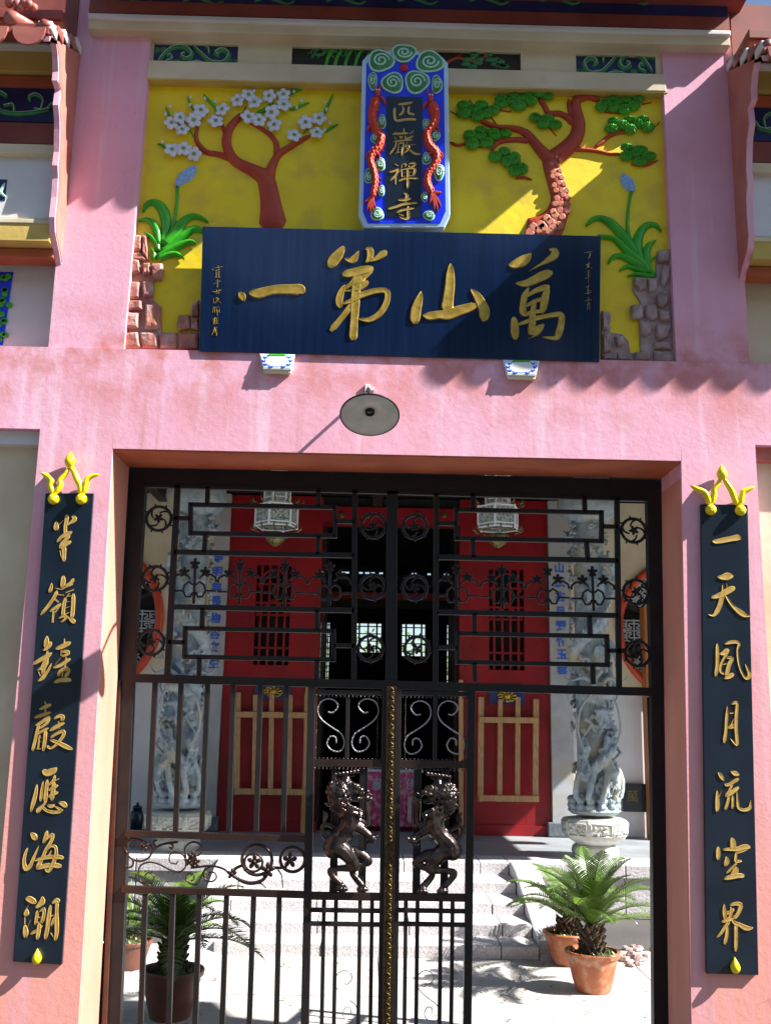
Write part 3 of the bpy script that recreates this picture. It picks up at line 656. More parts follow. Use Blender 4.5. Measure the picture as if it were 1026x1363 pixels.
# great plaque, leaning forward
a11 = R(3.5)
PQ = Pl(P(530, 474, -.022), (0, -math.cos(a11), -math.sin(a11)))
q = [PQ.at(270, 301), PQ.at(799.5, 314), PQ.at(797.5, 481.5), PQ.at(265.5, 467)]
t = thing('name_plaque', 'wide black lacquer plaque with four large gold characters above the doorway', 'plaque', (q[2]+q[3])/2, None)
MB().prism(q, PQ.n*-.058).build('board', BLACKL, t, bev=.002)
characters([
 (300,360,8.55,'170,262,60 195,300,78 212,345,25;290,255,70 380,262,110 520,225,100 640,215,105 760,215,110 850,222,125 885,250,60'),
 (425,320,9.74,'310,90,60 250,180,120 190,250,140 145,330,110;330,235,20 400,260,70 450,240,90 510,140,12;600,110,30 650,120,80 660,190,80 640,250,60 600,285,12;640,268,30 740,235,60 820,180,90 860,148,60;320,440,90 430,420,110 560,390,110 680,360,80;680,370,60 610,440,80 500,500,130 420,560,60 340,620,50;440,620,90 540,590,100 620,540,70;330,590,50 280,680,80 255,780,90 270,860,70;320,650,50 440,650,70;310,820,35 420,780,60 520,720,80 700,660,75 850,650,70 885,720,70 850,850,75 760,970,75 640,1030,65 520,1020,30;500,460,110 480,600,110 465,800,110 455,1000,95 440,1200,100 440,1270,100;430,830,80 340,940,75 250,1050,70 160,1160,85'),
 (540,340,8.55,'175,415,20 150,500,80 115,620,110 105,720,105 105,765,70;510,100,30 505,200,85 500,350,105 480,500,115 470,620,130;205,680,40 270,690,90 380,675,90 480,670,120 600,630,110 700,600,100 790,570,80;745,390,30 800,450,80 850,530,100 890,620,115 890,700,100 880,740,50'),
 (665,320,9.74,'130,320,60 200,310,110 290,270,130 360,220,100 405,172,15;640,120,20 710,140,90 700,200,100 620,260,70 520,320,30 370,405,5;215,560,40 330,560,90 450,510,110 570,450,120 660,420,90;370,620,30 320,720,80 300,830,80 300,930,90 340,975,40;340,730,35 450,660,60 560,620,80 630,600,60;620,610,60 590,720,95 565,850,95 545,935,60;350,850,50 450,790,50 560,760,60;330,970,60 420,930,50 530,920,60;450,780,60 430,900,70 420,1000,85 415,1100,90 400,1190,90;220,1100,25 330,1060,50 480,1010,60 620,980,60 760,960,70 800,990,80 790,1100,85 760,1210,90 720,1270,60 550,1255,12;180,1010,70 190,1100,100 195,1200,100 200,1270,70;380,1200,60 470,1170,120 560,1100,50;370,1275,10 480,1230,40')], PQ, .006, GOLD, t)
ins = MB()
for q_ in parse('150,205,20 150,222,20;190,190,20 300,170,16;235,160,20 235,190,20;200,230,25 260,210,25;205,250,25 205,320,25;245,240,20 245,320,20;205,280,12 245,280,12;190,330,20 260,330,15;200,390,18 270,390,15;225,370,20 225,400,15;165,430,12 240,410,18;225,410,20 222,480,20;140,550,14 200,550,16 280,525,14;210,520,16 210,570,16;250,520,16 240,570,16;200,575,14 250,572,14;165,650,14 165,720,16;200,640,20 240,660,16 200,690,16;190,720,16 240,660,16;200,670,12 275,720,16;165,780,16 150,860,16;185,780,16 180,860,16;190,790,10 250,780,16;210,810,16 210,860,14;250,810,14 250,860,14;222,830,16 222,910,14;150,990,16 190,940,16 160,1040,16;185,950,20 185,1040,16;210,950,14 235,940,14;215,960,18 215,1030,16;200,985,10 240,980,10;200,1030,14 240,1028,14;170,1090,14 220,1085,14;185,1090,20 165,1150,14 135,1205,14;200,1110,18 190,1160,16 210,1170,14 205,1215,18;180,1150,12 220,1140,12', 270, 340, 11.35): ins.stroke(q_, PQ, .003)
ins.build('inscription', GOLD, t, smooth='auto')
ins = MB()
for q_ in parse('170,160,18 310,130,16;270,160,18 265,220,20 235,265,16;245,320,16 245,350,14;195,380,16 265,350,14 215,400,16 260,400,16 200,435,16;290,430,18 305,440,14;220,490,16 265,480,14;215,530,14 265,520,14;215,570,14 275,560,12;240,480,18 240,700,16;185,620,12 280,590,12;200,780,14 260,760,14;235,750,20 235,900,18;215,830,14 290,850,14;170,900,10 280,880,12;215,870,20 250,910,16;180,1030,12 290,1005,14;240,960,14 245,1090,16;225,1080,12 220,1190,14;260,1050,12 262,1190,16;225,1100,10 260,1095,10;225,1140,10 260,1135,10', 765, 325, 13.63): ins.stroke(q_, PQ, .003)
ins.build('inscription', GOLD, t, smooth='auto')

# painted brackets under the plaque
for (lab, q) in (('white bracket painted blue and green, left of two under the plaque', [(345,470.5),(393,471.5),(388,492),(350,491)]), ('white bracket painted blue and green, right of two under the plaque', [(669,478.5),(718,480),(713,500),(674.5,499)])):
    cx, cy = sum(p[0] for p in q)/4, sum(p[1] for p in q)/4
    pw = Pl(P(cx, cy, -.030), (0, -.96, .22))
    f4 = [pw.at(*p) for p in q]
    t = thing('plaque_bracket', lab, 'bracket', P(cx, cy, -.01), 'painted brackets carrying the plaque')
    n = 4; m_ = MB(); bk = [Vector((p.x, -.011, p.z)) for p in f4]
    m_.add(f4+bk, [(0,1,2,3),(7,6,5,4)]+[(i,(i+1)%4,4+(i+1)%4,4+i) for i in range(4)]).build('block', WHITEC, t, bev=.003)
    sh = [(cx+(x-cx)*.93, cy+(y-cy)*.86-.4) for x, y in q]
    MB().prism([pw.at(*p, .0015) for p in sh], pw.n*-.003).build('blue_border', SKYB, t)
    d = MB()
    for sx in (-1, 1):
        for (u, v) in ((.36, -.6), (.42, -.1), (.36, .45), (.2, .8)):
            x, y = cx+sx*u*42, cy+v*9; d.stroke([(x-3*sx, y-1, 1), (x, y+1, 2.4), (x+3*sx, y-1, .8)], pw, .002, off=.0015)
    d.build('blue_brushwork', BLUEB, t)
    MB().prism([pw.at(x, y, .003) for x, y in [(cx+16*math.cos(a_*math.pi/8), cy+7*abs(math.sin(a_*math.pi/8))**.6*(1 if a_ < 8 else -1)-.5) for a_ in range(16)]], pw.n*-.002).build('white_cartouche', WHITEC, t)
    g = MB()
    for k in range(5): g.dome([(cx-9+k*4.4+3.4*math.cos(b), cy-8.2+1.7*math.sin(b)) for b in [j*math.pi/3 for j in range(6)]], pw, .002, off=.003)
    g.build('green_leaves', GREENL, t)
    l = [(q[3][0], q[3][1]), (q[2][0], q[2][1]), (q[2][0]-1, q[2][1]+5), (q[3][0]+1, q[3][1]+5)]
    lp = wallplane(-.030)
    MB().prism([lp.at(*p) for p in l], (0, .018, 0)).build('bottom_lip', CREAM, t, bev=.002)

# blue tablet hanging over the plaque
TB = Pl(P(540, 300, -.05), (0, -math.cos(R(5)), -math.sin(R(5))))
out = [(482,81),(489,73),(498,68),(510,69),(521,66),(527,61.5),(538,60),(548,62),(556,68),(566,73),(575,70),(583,72),(590,77),(596,84),(597.5,180),(599,286),(591,303),(484,303),(477,287),(480,170)]
cc = (539, 182)
t = thing('temple_tablet', 'upright blue tablet with red dragons, green clouds and a black strip of four gold characters', 'tablet', TB.at(540, 303))
MB().prism([TB.at(*p) for p in out], TB.n*-.045).build('tablet_body', SKYB, t, bev=.004)
inn = [(cc[0]+(x-cc[0])*.90, cc[1]+(y-cc[1])*.955) for x, y in out]
MB().prism([TB.at(*p, .003) for p in inn], TB.n*-.004).build('blue_field', BLUEB, t)
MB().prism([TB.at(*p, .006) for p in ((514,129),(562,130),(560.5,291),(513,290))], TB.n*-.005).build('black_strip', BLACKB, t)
def cloud(x, y, rx, ry, k=1):
    n = 14; ph = random.uniform(0, 6)
    o = [(x+rx*(1+.09*math.sin(3*a+ph))*math.cos(a), y+ry*(1+.09*math.sin(3*a+ph))*math.sin(a)) for a in [2*math.pi*i/n for i in range(n)]]
    c = MB().dome(o, TB, .010, inset=.8, off=.003, peak=.8).build('cloud', GREENR, t, smooth=True)
    l = MB(); l.tube([TB.at(p[0], p[1], .006) for p in smooth([(p[0], p[1]) for p in o+[o[0]]], 2)], .0034*min(1.6, rx/9+.4), 5)
    if rx > 3.2:
        l.tube([TB.at(x+rx*.68*(1-u/26)*math.cos(k*u*.5), y+ry*.68*(1-u/26)*math.sin(k*u*.5), .0135) for u in range(22)], .0030*min(1.6, rx/9+.4), 5)
    l.build('outline', GLINE, c, smooth=True)
z5 = lambda x, y: (470+x/7.33, 50+y/7.33); z6 = lambda x, y: (470+x/7.33, 170+y/7.33)
for f, lst in ((z5, ((270,235,120,100),(495,158,112,80),(745,245,128,100),(385,450,100,95),(620,440,112,105),(190,430,38,85),(815,465,46,85),(280,830,34,66),(715,850,34,48))),
               (z6, ((210,110,32,48),(265,365,42,58),(275,620,28,50),(235,850,55,58),(715,310,38,56),(835,440,46,76),(695,680,28,45),(740,860,50,46),(800,80,40,50),(150,480,34,70)))):
    for x, y, rx, ry in lst:
        a, b = f(x, y); cloud(a, b, rx/7.33, ry/7.33, random.choice((-1, 1)))
MB().ball(TB.at(*z5(495, 300), .006), (.02, .012, .02), 12, 8).build('red_pearl', M('pearl_red', (.45, .01, .02), .35), t, smooth=True)
def dragon(head, body, w_, fl, sx):
    m_ = MB(); pts = [f(x, y) for f, x, y in body]
    m_.stroke([(p[0], p[1], a/7.33) for p, a in zip(pts, w_)], TB, .022, off=.003, sharp=.65, top=.7)
    hx, hy = f_(head)
    m_.ball(TB.at(hx, hy, .012), (.013, .016, .017), 9, 6); m_.ball(TB.at(hx, hy+4, .018), (.010, .012, .012), 8, 5)
    for s_ in (-1, 1): m_.stroke([(hx+s_*3, hy+6, 3), (hx+s_*8, hy+10, 3.5), (hx+s_*10, hy+17, 1)], TB, .012, off=.004)
    for i in range(1, len(pts)-1):       # fins along the back
        a, b = pts[i-1], pts[i+1]; dx, dy = b[0]-a[0], b[1]-a[1]; L = math.hypot(dx, dy); nx, ny = -dy/L*sx, dx/L*sx
        for u in (-.3, .2): m_.stroke([(pts[i][0]+dx*u*.5+nx*4, pts[i][1]+dy*u*.5+ny*4, 3), (pts[i][0]+dx*u*.5+nx*8, pts[i][1]+dy*u*.5+ny*8+2, .6)], TB, .010, off=.003)
    tail = pts[-1]
    for x, y in fl:
        e = z6(x, y); m_.stroke([(tail[0], tail[1], 4), ((tail[0]+e[0])/2+sx*1.2, (tail[1]+e[1])/2, 3.6), (e[0], e[1], .7)], TB, .012, off=.004)
    for i in (3, 7):
        if i < len(pts):
            x, y = pts[i]
            for s_ in (-1, 1): m_.stroke([(x, y, 4), (x+s_*8, y+3, 3), (x+s_*8, y+9, 1)], TB, .012, off=.004)
    q_ = smooth([(p[0], p[1], a/7.33) for p, a in zip(pts, w_)], 4)
    for i in range(1, len(q_)-1):       # rows of scales
        dx, dy = q_[i+1][0]-q_[i-1][0], q_[i+1][1]-q_[i-1][1]; L = math.hypot(dx, dy); nx, ny = -dy/L, dx/L
        for u in (-.28, 0, .28):
            if (i+(u == 0)) % 2: m_.ball(TB.at(q_[i][0]+nx*u*q_[i][2], q_[i][1]+ny*u*q_[i][2], .018+.006*(u == 0)), (.0062, .004, .0062), 5, 4)
    for s_ in (-1, 1): m_.stroke([(hx+s_*2, hy-3, 2), (hx+s_*4, hy-8, 1.6), (hx+s_*3, hy-12, .6)], TB, .010, off=.004)
    m_.build('dragon', DRAG, t, smooth='auto')
    MB().ball(TB.at(hx-1.8, hy-1, .027), .004, 6, 4).ball(TB.at(hx+1.8, hy-1, .027), .004, 6, 4).build('eyes', WHITEC, t)
f_ = lambda h: z5(*h)
dragon((240, 545), [(z5,225,600),(z5,200,690),(z5,185,770),(z5,205,870),(z5,245,950),(z6,275,90),(z6,255,180),(z6,195,250),(z6,170,330),(z6,200,420),(z6,215,520),(z6,205,600),(z6,190,680)], [90,95,85,90,88,80,90,88,72,72,72,66,60], [(115,740),(135,830),(170,850),(200,830),(225,800)], -1)
dragon((755, 595), [(z5,765,650),(z5,790,720),(z5,800,790),(z5,770,870),(z5,722,940),(z6,722,100),(z6,745,175),(z6,805,240),(z6,818,310),(z6,780,390),(z6,735,450),(z6,722,540),(z6,765,640)], [95,100,90,88,80,80,90,88,80,74,74,80,80], [(740,760),(790,830),(825,830),(855,780),(858,640)], 1)
characters([
 (510,130,17.1,'350,175,50 500,160,60 650,130,50;260,260,60 255,380,60 270,500,60 320,545,60 480,520,60 640,510,60 730,520,60;440,220,30 460,300,50 420,380,50 360,410,40;590,220,40 570,320,50 600,380,60 700,400,50'),
 (510,165,17.1,'470,130,60 470,220,60;220,250,40 350,240,50 560,230,40;280,210,50 300,250,40;680,180,50 600,240,40;260,310,30 290,370,50;380,290,30 400,340,40 450,290,20;500,290,40 530,360,50 680,290,40;220,430,25 400,400,40 650,380,30;300,440,50 260,560,40 150,710,30;350,480,30 330,650,35;350,470,35 460,450,40 440,600,40 425,740,30;350,550,25 440,550,25;350,600,25 440,600,25;270,680,25 400,650,35;550,430,35 500,530,35;510,520,40 720,480,35;600,530,35 580,600,40 470,680,25;530,560,30 640,640,45 740,700,50 850,700,25'),
 (510,210,17.1,'270,160,50 330,190,50;140,340,40 240,320,50 340,280,45;340,300,40 280,420,40 170,530,50;285,430,45 285,610,45;330,360,35 400,300,20;430,170,35 420,240,30;430,170,25 520,150,25 500,220,25;580,160,30 590,220,35;580,150,30 720,140,40 700,200,40 600,240,30;420,280,35 430,440,40;430,290,35 590,260,35 720,270,50 680,420,45;460,360,25 650,340,25;440,440,30 670,420,35;560,260,50 560,500,50 550,710,30;360,540,50 500,490,45 650,480,40 790,490,45'),
 (510,250,17.1,'480,140,50 540,180,60 520,300,80;340,290,50 480,290,60 620,260,50;120,490,60 280,450,60 450,390,60 600,370,50 770,360,40;510,300,60 520,400,60;310,570,50 450,520,55 690,480,45;570,440,50 565,580,60 560,715,60 470,715,50 360,675,20;360,610,40 450,640,70')],
 TB, .004, GOLDB, t, off=.006)

# couplet boards
def couplet(label, poly, y0, data, hooks, ball_, peach, sx):
    pl = wallplane(y0); t = thing('couplet_board', label, 'wall board', P(poly[2][0], poly[2][1], -.011), 'couplet boards beside the doorway')
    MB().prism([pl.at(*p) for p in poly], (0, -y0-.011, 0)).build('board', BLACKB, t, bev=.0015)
    characters(data, pl, .0042, GOLDB, t)
    hk = MB()
    for st in hooks: hk.stroke(st, pl, .014, off=.004, sharp=.6, top=.7)
    hk.build('hook', YENAM, t, smooth=True)
    for x, y in ball_:
        b = MB().ball(pl.at(x, y, .010), .024, 14, 9)
        for k in range(7): b.ball(pl.at(x+2.2*math.cos(k*.9), y+2.2*math.sin(k*.9), .030), .004, 6, 4)
        b.build('flower_boss', YENAM, t, smooth=True)
    for x, y, s_ in peach:
        c = pl.at(x, y, .012); m_ = MB()
        m_.lathe([(.002, -.030*s_), (.013*s_, -.026*s_), (.022*s_, -.012*s_), (.023*s_, .002*s_), (.016*s_, .018*s_), (.007*s_, .032*s_), (.001, .042*s_)], c, 12)
        m_.build('peach_finial', YENAM, t, smooth=True)
    # dark shadow gap battens behind
    return t
zL1 = lambda x, y, w_=0: (x/3.787, 590+y/3.787, w_/3.787)
zR1 = lambda x, y, w_=0: (880+x/3.787, 600+y/3.787, w_/3.787)
couplet('black couplet board with seven gold characters, left of the doorway', [(61,656.5),(124.5,656.5),(82.5,1284),(17.5,1280)], -.028, [
 (50,680,14.66,'380,205,20 370,290,90 370,360,90;430,270,15 520,180,15;580,90,70 570,200,70 550,300,60 550,400,60 560,450,70;690,110,50 730,150,80 700,200,80 640,240,50 580,290,30;400,600,60 480,510,70 580,460,100 670,410,50;620,480,80 560,560,60 500,620,60 450,720,70;460,720,70 560,650,90 650,600,60;520,700,90 525,850,70 520,970,70;450,780,20 480,930,20'),
 (45,760,14.66,'360,240,15 345,330,60 315,410,60;580,110,60 580,200,90 560,310,70;420,330,15 550,355,25 640,310,30 760,260,40;620,280,40 720,240,60 780,160,60;460,400,60 400,520,60 290,680,60 150,850,50;480,460,40 590,470,40;400,540,60 480,600,60;330,790,40 430,720,60 550,640,60;540,660,50 430,800,50;390,800,80 375,990,70;640,420,40 770,370,60;700,440,30 610,560,40;620,540,60 590,700,60 575,880,60;780,460,70 775,650,70 760,850,70 750,900,50;650,500,25 750,480,40;640,600,30 740,590,30;640,720,30 710,690,30;600,850,60 740,790,30;500,920,40 600,880,50 640,920,50 540,1000,30;680,890,20 760,970,80 800,1000,70'),
 (40,840,14.66,'340,100,20 330,200,90 310,320,60;410,220,60 380,280,80 320,350,60 260,370,20;350,400,60 330,470,70;80,640,60 200,570,80 330,500,90 420,430,50;350,520,60 290,640,90 240,720,70 180,740,50;350,600,60 290,700,60 250,830,60;160,750,30 210,870,40;430,630,10 370,750,40 300,850,60 240,930,70 160,975,20;520,340,60 620,310,90 740,250,90 790,220,40;680,150,20 680,220,50;620,380,50 620,470,60;620,400,40 740,400,60 740,450,60 640,490,50;620,510,12 500,650,12;470,710,50 600,670,70 720,590,70 790,540,40;710,520,50 690,700,60;560,870,60 600,790,70 700,740,80 770,770,60 700,880,80;640,760,50 640,880,60;490,1000,60 600,960,80 720,950,90 800,960,60'),
 (35,925,14.66,'370,140,40 400,200,70;270,280,40 370,240,70 480,190,60;380,250,60 380,340,70;180,440,50 300,400,70 480,340,50;200,590,50 300,540,70 450,430,70;460,450,50 400,560,50 270,650,50;260,560,50 220,720,55 170,930,55 130,1080,50;230,760,50 330,700,50 430,650,40;270,800,55 240,1030,55;385,700,60 370,880,60 340,1080,60;290,840,20 340,830,20;290,920,20 340,900,20;220,1050,40 330,1050,40;560,460,50 650,410,60 720,430,70 700,500,60;480,690,60 600,620,80 740,550,50;640,520,50 640,640,60;490,830,50 610,750,60 730,710,60 730,790,60 640,920,60 560,1000,50 470,1040,40 420,990,30;480,880,40 620,930,60 780,1010,80 900,1060,40'),
 (30,1010,14.66,'290,510,30 260,700,70 210,880,70 170,1030,30;420,230,80 480,280,120 600,240,120 670,180,40;410,450,30 380,650,50 360,820,50;490,420,50 470,600,70 450,850,70;640,330,40 610,420,50 510,530,30;650,420,50 710,390,40;520,610,40 600,570,70 690,520,50;620,450,60 600,650,80 580,800,60;520,740,50 600,690,70 690,660,50;480,820,20 400,920,50 320,1000,90 310,1050,50;400,950,40 500,1020,50 640,1045,60 770,1010,60 640,930,15;500,910,40 580,930,60 620,900,40;720,850,30 800,880,90 860,930,70'),
 (25,1095,14.66,'250,200,30 300,260,110 340,320,80;180,500,30 130,620,50 110,780,60 150,900,90 230,840,70 300,680,50 400,450,8;560,170,50 530,280,70 490,390,50;500,370,40 600,270,60 670,240,60 640,360,60 540,520,60 480,660,60 420,780,80 370,880,80;570,530,30 640,460,40 720,470,50 740,560,50 720,680,70 660,840,70 590,950,50 530,900,40;320,740,30 450,700,60 620,670,70 790,670,70 870,690,60;640,560,50 590,650,80;370,890,70 500,850,80 650,830,80 820,850,90'),
 (20,1180,14.66,'230,230,60 300,250,110 400,310,90;300,330,12 230,430,20;240,440,30 230,520,100 220,570,60;200,600,20 200,720,30;200,760,50 215,880,100 210,980,70;240,820,20 310,660,8;540,200,30 540,290,110 470,370,80 420,410,50;440,480,40 430,600,60 400,740,40;490,490,30 570,430,50 570,560,60 530,700,70;440,600,50 530,600,50;420,700,50 540,680,50;320,920,50 430,860,60 530,770,50;480,720,60 470,870,70 440,1020,60;700,370,40 670,560,70 640,800,70 600,1010,70;740,320,50 820,270,80 870,290,50;830,300,60 820,500,60 820,700,80 820,900,70 790,1040,60;700,580,40 820,540,60;720,760,50 770,640,60 800,600,50;710,910,30 780,1010,40')],
 [[zL1(272,255,34), zL1(258,215,32), zL1(262,188,32), zL1(240,166,28), zL1(212,153,12)], [zL1(282,250,34), zL1(308,215,30), zL1(304,188,30), zL1(330,160,26), zL1(348,130,20)], [zL1(412,255,36), zL1(408,215,34), zL1(392,185,34), zL1(378,150,30), zL1(358,118,20)], [zL1(424,250,34), zL1(436,212,32), zL1(440,186,30), zL1(465,168,26), zL1(502,158,12)]],
 [zL1(275,284)[:2], zL1(415,284)[:2]], [(*zL1(358,92)[:2], 1.0), (50.8, 1274, .82)], -1)
couplet('black couplet board with seven gold characters, right of the doorway', [(932.5,671),(994.5,672),(1009,1298),(940,1296)], -.028, [
 (935,690,14.66,'190,440,40 250,455,80 400,430,100 550,400,100 680,380,115 725,400,50'),
 (935,755,14.66,'290,190,40 380,200,100 480,180,140 570,170,70;170,590,50 270,570,80 400,510,110 530,440,110 600,400,90;380,350,20 385,450,50 370,560,90 330,720,90 270,860,90 200,940,50 100,915,12;460,320,20 470,400,30;450,570,40 550,720,60 680,850,90 780,920,100 870,950,50 940,940,10'),
 (940,845,14.66,'200,190,60 205,400,75 200,600,70 175,790,80;350,180,25 450,150,60 570,140,60 630,180,60 600,260,40 600,400,40 630,600,40 700,770,50 770,850,60 830,800,80 810,700,60 745,570,12;250,370,20 330,360,90 410,300,100;400,350,60 320,480,40 270,600,50 270,720,50 340,760,40;310,580,30 400,560,50;400,450,50 500,460,60 440,560,80 400,720,80 380,800,60;340,850,30 430,820,80 510,770,80'),
 (940,925,14.66,'400,230,30 385,450,65 370,700,60 340,920,80;490,175,40 570,150,60 590,190,60 575,400,70 570,650,70 585,850,70 580,970,60 460,850,12;460,355,50 530,350,40;430,640,60 500,610,90 560,600,60;530,470,60 470,590,40'),
 (940,1015,14.66,'225,200,40 280,270,80 330,340,50;470,175,25 550,215,90 620,230,50;360,420,50 400,440,50 500,390,60 610,320,60;500,420,50 430,560,50 370,650,60;370,660,40 470,600,70 610,490,70;430,660,60 400,800,60 360,910,60;505,660,50 505,800,50 500,890,60;590,580,30 600,760,50 620,880,60 720,930,50 830,890,70 850,800,40 855,740,8;200,560,40 205,720,85 205,880,85 190,960,30;285,550,10 245,660,30'),
 (940,1105,14.66,'220,340,70 220,450,90 220,560,80;490,170,80 510,260,110 510,370,110;320,380,30 450,370,60 600,370,80 720,330,90 830,330,70;820,350,20 700,410,30 570,440,50;380,530,50 390,600,100 360,680,80;570,450,50 560,560,60 570,610,50 670,600,40;600,620,40 500,720,40 390,830,50;570,730,60 560,790,120 480,880,70;340,950,30 450,920,80 600,890,80 710,890,80'),
 (940,1190,14.66,'340,210,40 340,330,80 360,480,80;460,215,40 560,190,60 660,210,80 640,300,80 580,420,70 520,460,70;370,380,60 450,350,60 520,300,60;470,250,40 480,350,60 440,460,60;300,540,50 400,500,70 470,490,70;490,480,50 540,560,60 640,600,70 750,660,90 840,670,60 900,650,10;430,550,70 350,640,60 290,740,60 200,840,40;395,620,60 390,780,65 350,960,80;565,580,70 570,800,75 565,1100,75')],
 [[zR1(240,270,34), zR1(228,232,34), zR1(212,208,32), zR1(180,196,28), zR1(145,178,12)], [zR1(250,265,34), zR1(262,225,32), zR1(262,196,30), zR1(282,172,26), zR1(292,145,20)], [zR1(375,268,34), zR1(362,232,34), zR1(352,206,34), zR1(335,178,30), zR1(312,145,22)], [zR1(395,268,34), zR1(402,232,32), zR1(408,210,30), zR1(430,198,26), zR1(462,182,12)]],
 [zR1(244,300)[:2], zR1(393,303)[:2]], [(*zR1(298,118)[:2], 1.0), (976.5, 1286, .85)], 1)

# wall lamp: curved arm and tilted enamel shade
rt = P(489, 521, -.01); t = thing('wall_lamp', 'grey enamel lamp shade on a thin arm over the doorway', 'lamp', rt)
DY = .345
cn = P(492, 552, -DY)
ax = Vector((0, -.46, -.89)).normalized()          # direction the shade faces
MB().tube(smooth([tuple(rt), tuple(rt.lerp(cn, .4)+Vector((0, 0, .05))), tuple(rt.lerp(cn, .85)+Vector((0, 0, .04))), tuple(cn-ax*.05)], 5), .0075, 8).build('arm', IRON, t, smooth=True)
MB().box((rt.x-.012, -.022, rt.z-.03), (rt.x+.012, -.0105, rt.z+.03)).build('bracket', WHITEP, t, bev=.002)
MB().box((rt.x+.014, -.03, rt.z+.0), (rt.x+.03, -.0105, rt.z+.014)).build('cable_clip', WHITEP, t)
rq = Vector((0, 0, 1)).rotation_difference(ax).to_matrix()
def sp(prof, cap=True): 
    m_ = MB().lathe(prof, (0, 0, 0), 40, 0, cap); m_.v = [cn+rq @ v for v in m_.v]; return m_
sp([(.017, -.058), (.022, -.052), (.024, -.03), (.05, -.016), (.118, .0), (.121, .002), (.119, .005), (.05, -.010), (.020, -.020), (.012, -.022)], False).build('shade', GALV, t, smooth=True)
sp([(.116, .0), (.122, .0), (.1225, .004), (.117, .0055)], False).build('rim', IRON, t, smooth=True)
sp([(.019, -.05), (.019, -.008), (.0145, -.006), (.0135, -.03), (.003, -.032)]).build('socket', IRON, t, smooth=True)
# ================================================================== IRON GATE
YG = .33
GP = wallplane(YG); K = (GP.at(514, 850)-GP.at(513, 850)).length
gp = lambda x, y: GP.at(x, y)
def gbar(name, a, b, wpx, par, mat=IRON, dep=.022, bev=.0015, ext=0):
    A, B = gp(*a), gp(*b)
    return MB().bar(A, B, wpx*K, dep).build(name, mat, par, bev=bev)
fr = thing('iron_portal', 'heavy black iron frame fixed inside the doorway', 'gate surround', gp(510, 1363))
MB().prism([gp(148, 622), gp(194, 645), gp(178, 905), gp(160, 1363), (gp(160, 1363).x, YG, 0), (gp(132, 1363).x, YG, 0), gp(132, 1363)], (0, .05, 0)).build('frame_post', IRON, fr, bev=.002)
MB().prism([gp(861, 664), gp(893, 640), gp(899, 1363), (gp(899, 1363).x, YG, 0), (gp(868, 1363).x, YG, 0), gp(870, 1363), gp(866.5, 920)], (0, .05, 0)).build('frame_post', IRON, fr, bev=.002)
MB().prism([gp(148, 621), gp(893, 639), gp(861, 664), gp(194, 645)], (0, .05, 0)).build('frame_beam', IRON, fr, bev=.002)
# brown rust-painted edge and screws on the left post
MB().bar(gp(159, 905)-Vector((0, .01, 0)), gp(140, 1363)-Vector((0, .01, 0)), .022, .012).build('brown_edge', RUST, fr, bev=.002)
for y in (952, 1073, 1253): MB().ball(gp(153-(y-952)*.045, y)+Vector((-.006, -.02, 0)), .0075, 8, 5).build('screw_head', WHITEP, fr, smooth=True)

# rings, flowers and scrolls share their meshes
def flower5(m_, c, r, y=-.006):
    for k in range(5):
        a = k*2*math.pi/5+.3; m_.ball((c[0]+r*.62*math.cos(a), y, c[1]+r*.62*math.sin(a)), (r*.48, .004, r*.34), 6, 4, Matrix.Rotation(-a, 3, 'Y'))
    m_.ball((c[0], y-.003, c[1]), r*.28, 6, 4)
rg = MB(); r_ = 16.5*K
rg.tube([(r_*math.cos(a), 0, r_*math.sin(a)) for a in [k*2*math.pi/28 for k in range(28)]], .0075, 6, close=True)
flower5(rg, (0, 0), 6.5*K)
for k in range(8):
    a = k*math.pi/4+.2; rg.tube([((r_+.002)*math.cos(a), 0, (r_+.002)*math.sin(a)), ((r_+.016)*math.cos(a+.06), 0, (r_+.016)*math.sin(a+.06))], [.006, .003], 5)
for k in range(4):
    a = k*math.pi/2+.5; rg.tube([(r_*u*math.cos(a+(1-u)*1.6), 0, r_*u*math.sin(a+(1-u)*1.6)) for u in (1, .85, .7, .55, .42)], [.006, .0055, .005, .0045, .004], 5)
ring_m = rg.mesh('scroll_ring', True); ring_m.materials.append(IRON)
mo = MB()
mo.tube([(0, 0, -31*K), (0, 0, 30*K)], .007, 6)
flower5(mo, (0, 22*K), 7*K); flower5(mo, (-14*K, 11*K), 7*K); flower5(mo, (14*K, 11*K), 7*K)
for s_ in (-1, 1):
    mo.tube([(s_*x*K, 0, z*K) for x, z in ((2, -6), (7, -2), (13, -6), (15, -14), (11, -22), (5, -22), (2, -16))], .0055, 6)
    mo.tube([(s_*x*K, 0, z*K) for x, z in ((13, 8), (22, 8), (28, 4), (29, -2))], .0055, 6)
    mo.tube([(s_*x*K, 0, z*K) for x, z in ((15, -14), (29, -14))], .005, 6)
    mo.tube([(s_*x*K, 0, z*K) for x, z in ((6, 2), (9, 6), (13, 8))], .005, 6)
mot_m = mo.mesh('flower_tracery', True); mot_m.materials.append(IRON)
def put(me, name, x, y, par, s_=1, sx=1):
    o = link(name, me, None, par); o.matrix_parent_inverse = Matrix(); o.location = gp(x, y)+Vector((0, .004, 0))-par.location; o.scale = (s_*sx, 1, s_)
    o.rotation_euler.y = random.uniform(0, 6) if name == 'scroll_ring' else R(-1.0); return o
tr_ = thing('transom_grille', 'black iron lattice grille with flower tracery filling the top of the doorway', 'grille', gp(520, 905))
B_ = lambda a, b, w_=6.5: gbar('bar', a, b, w_, tr_)
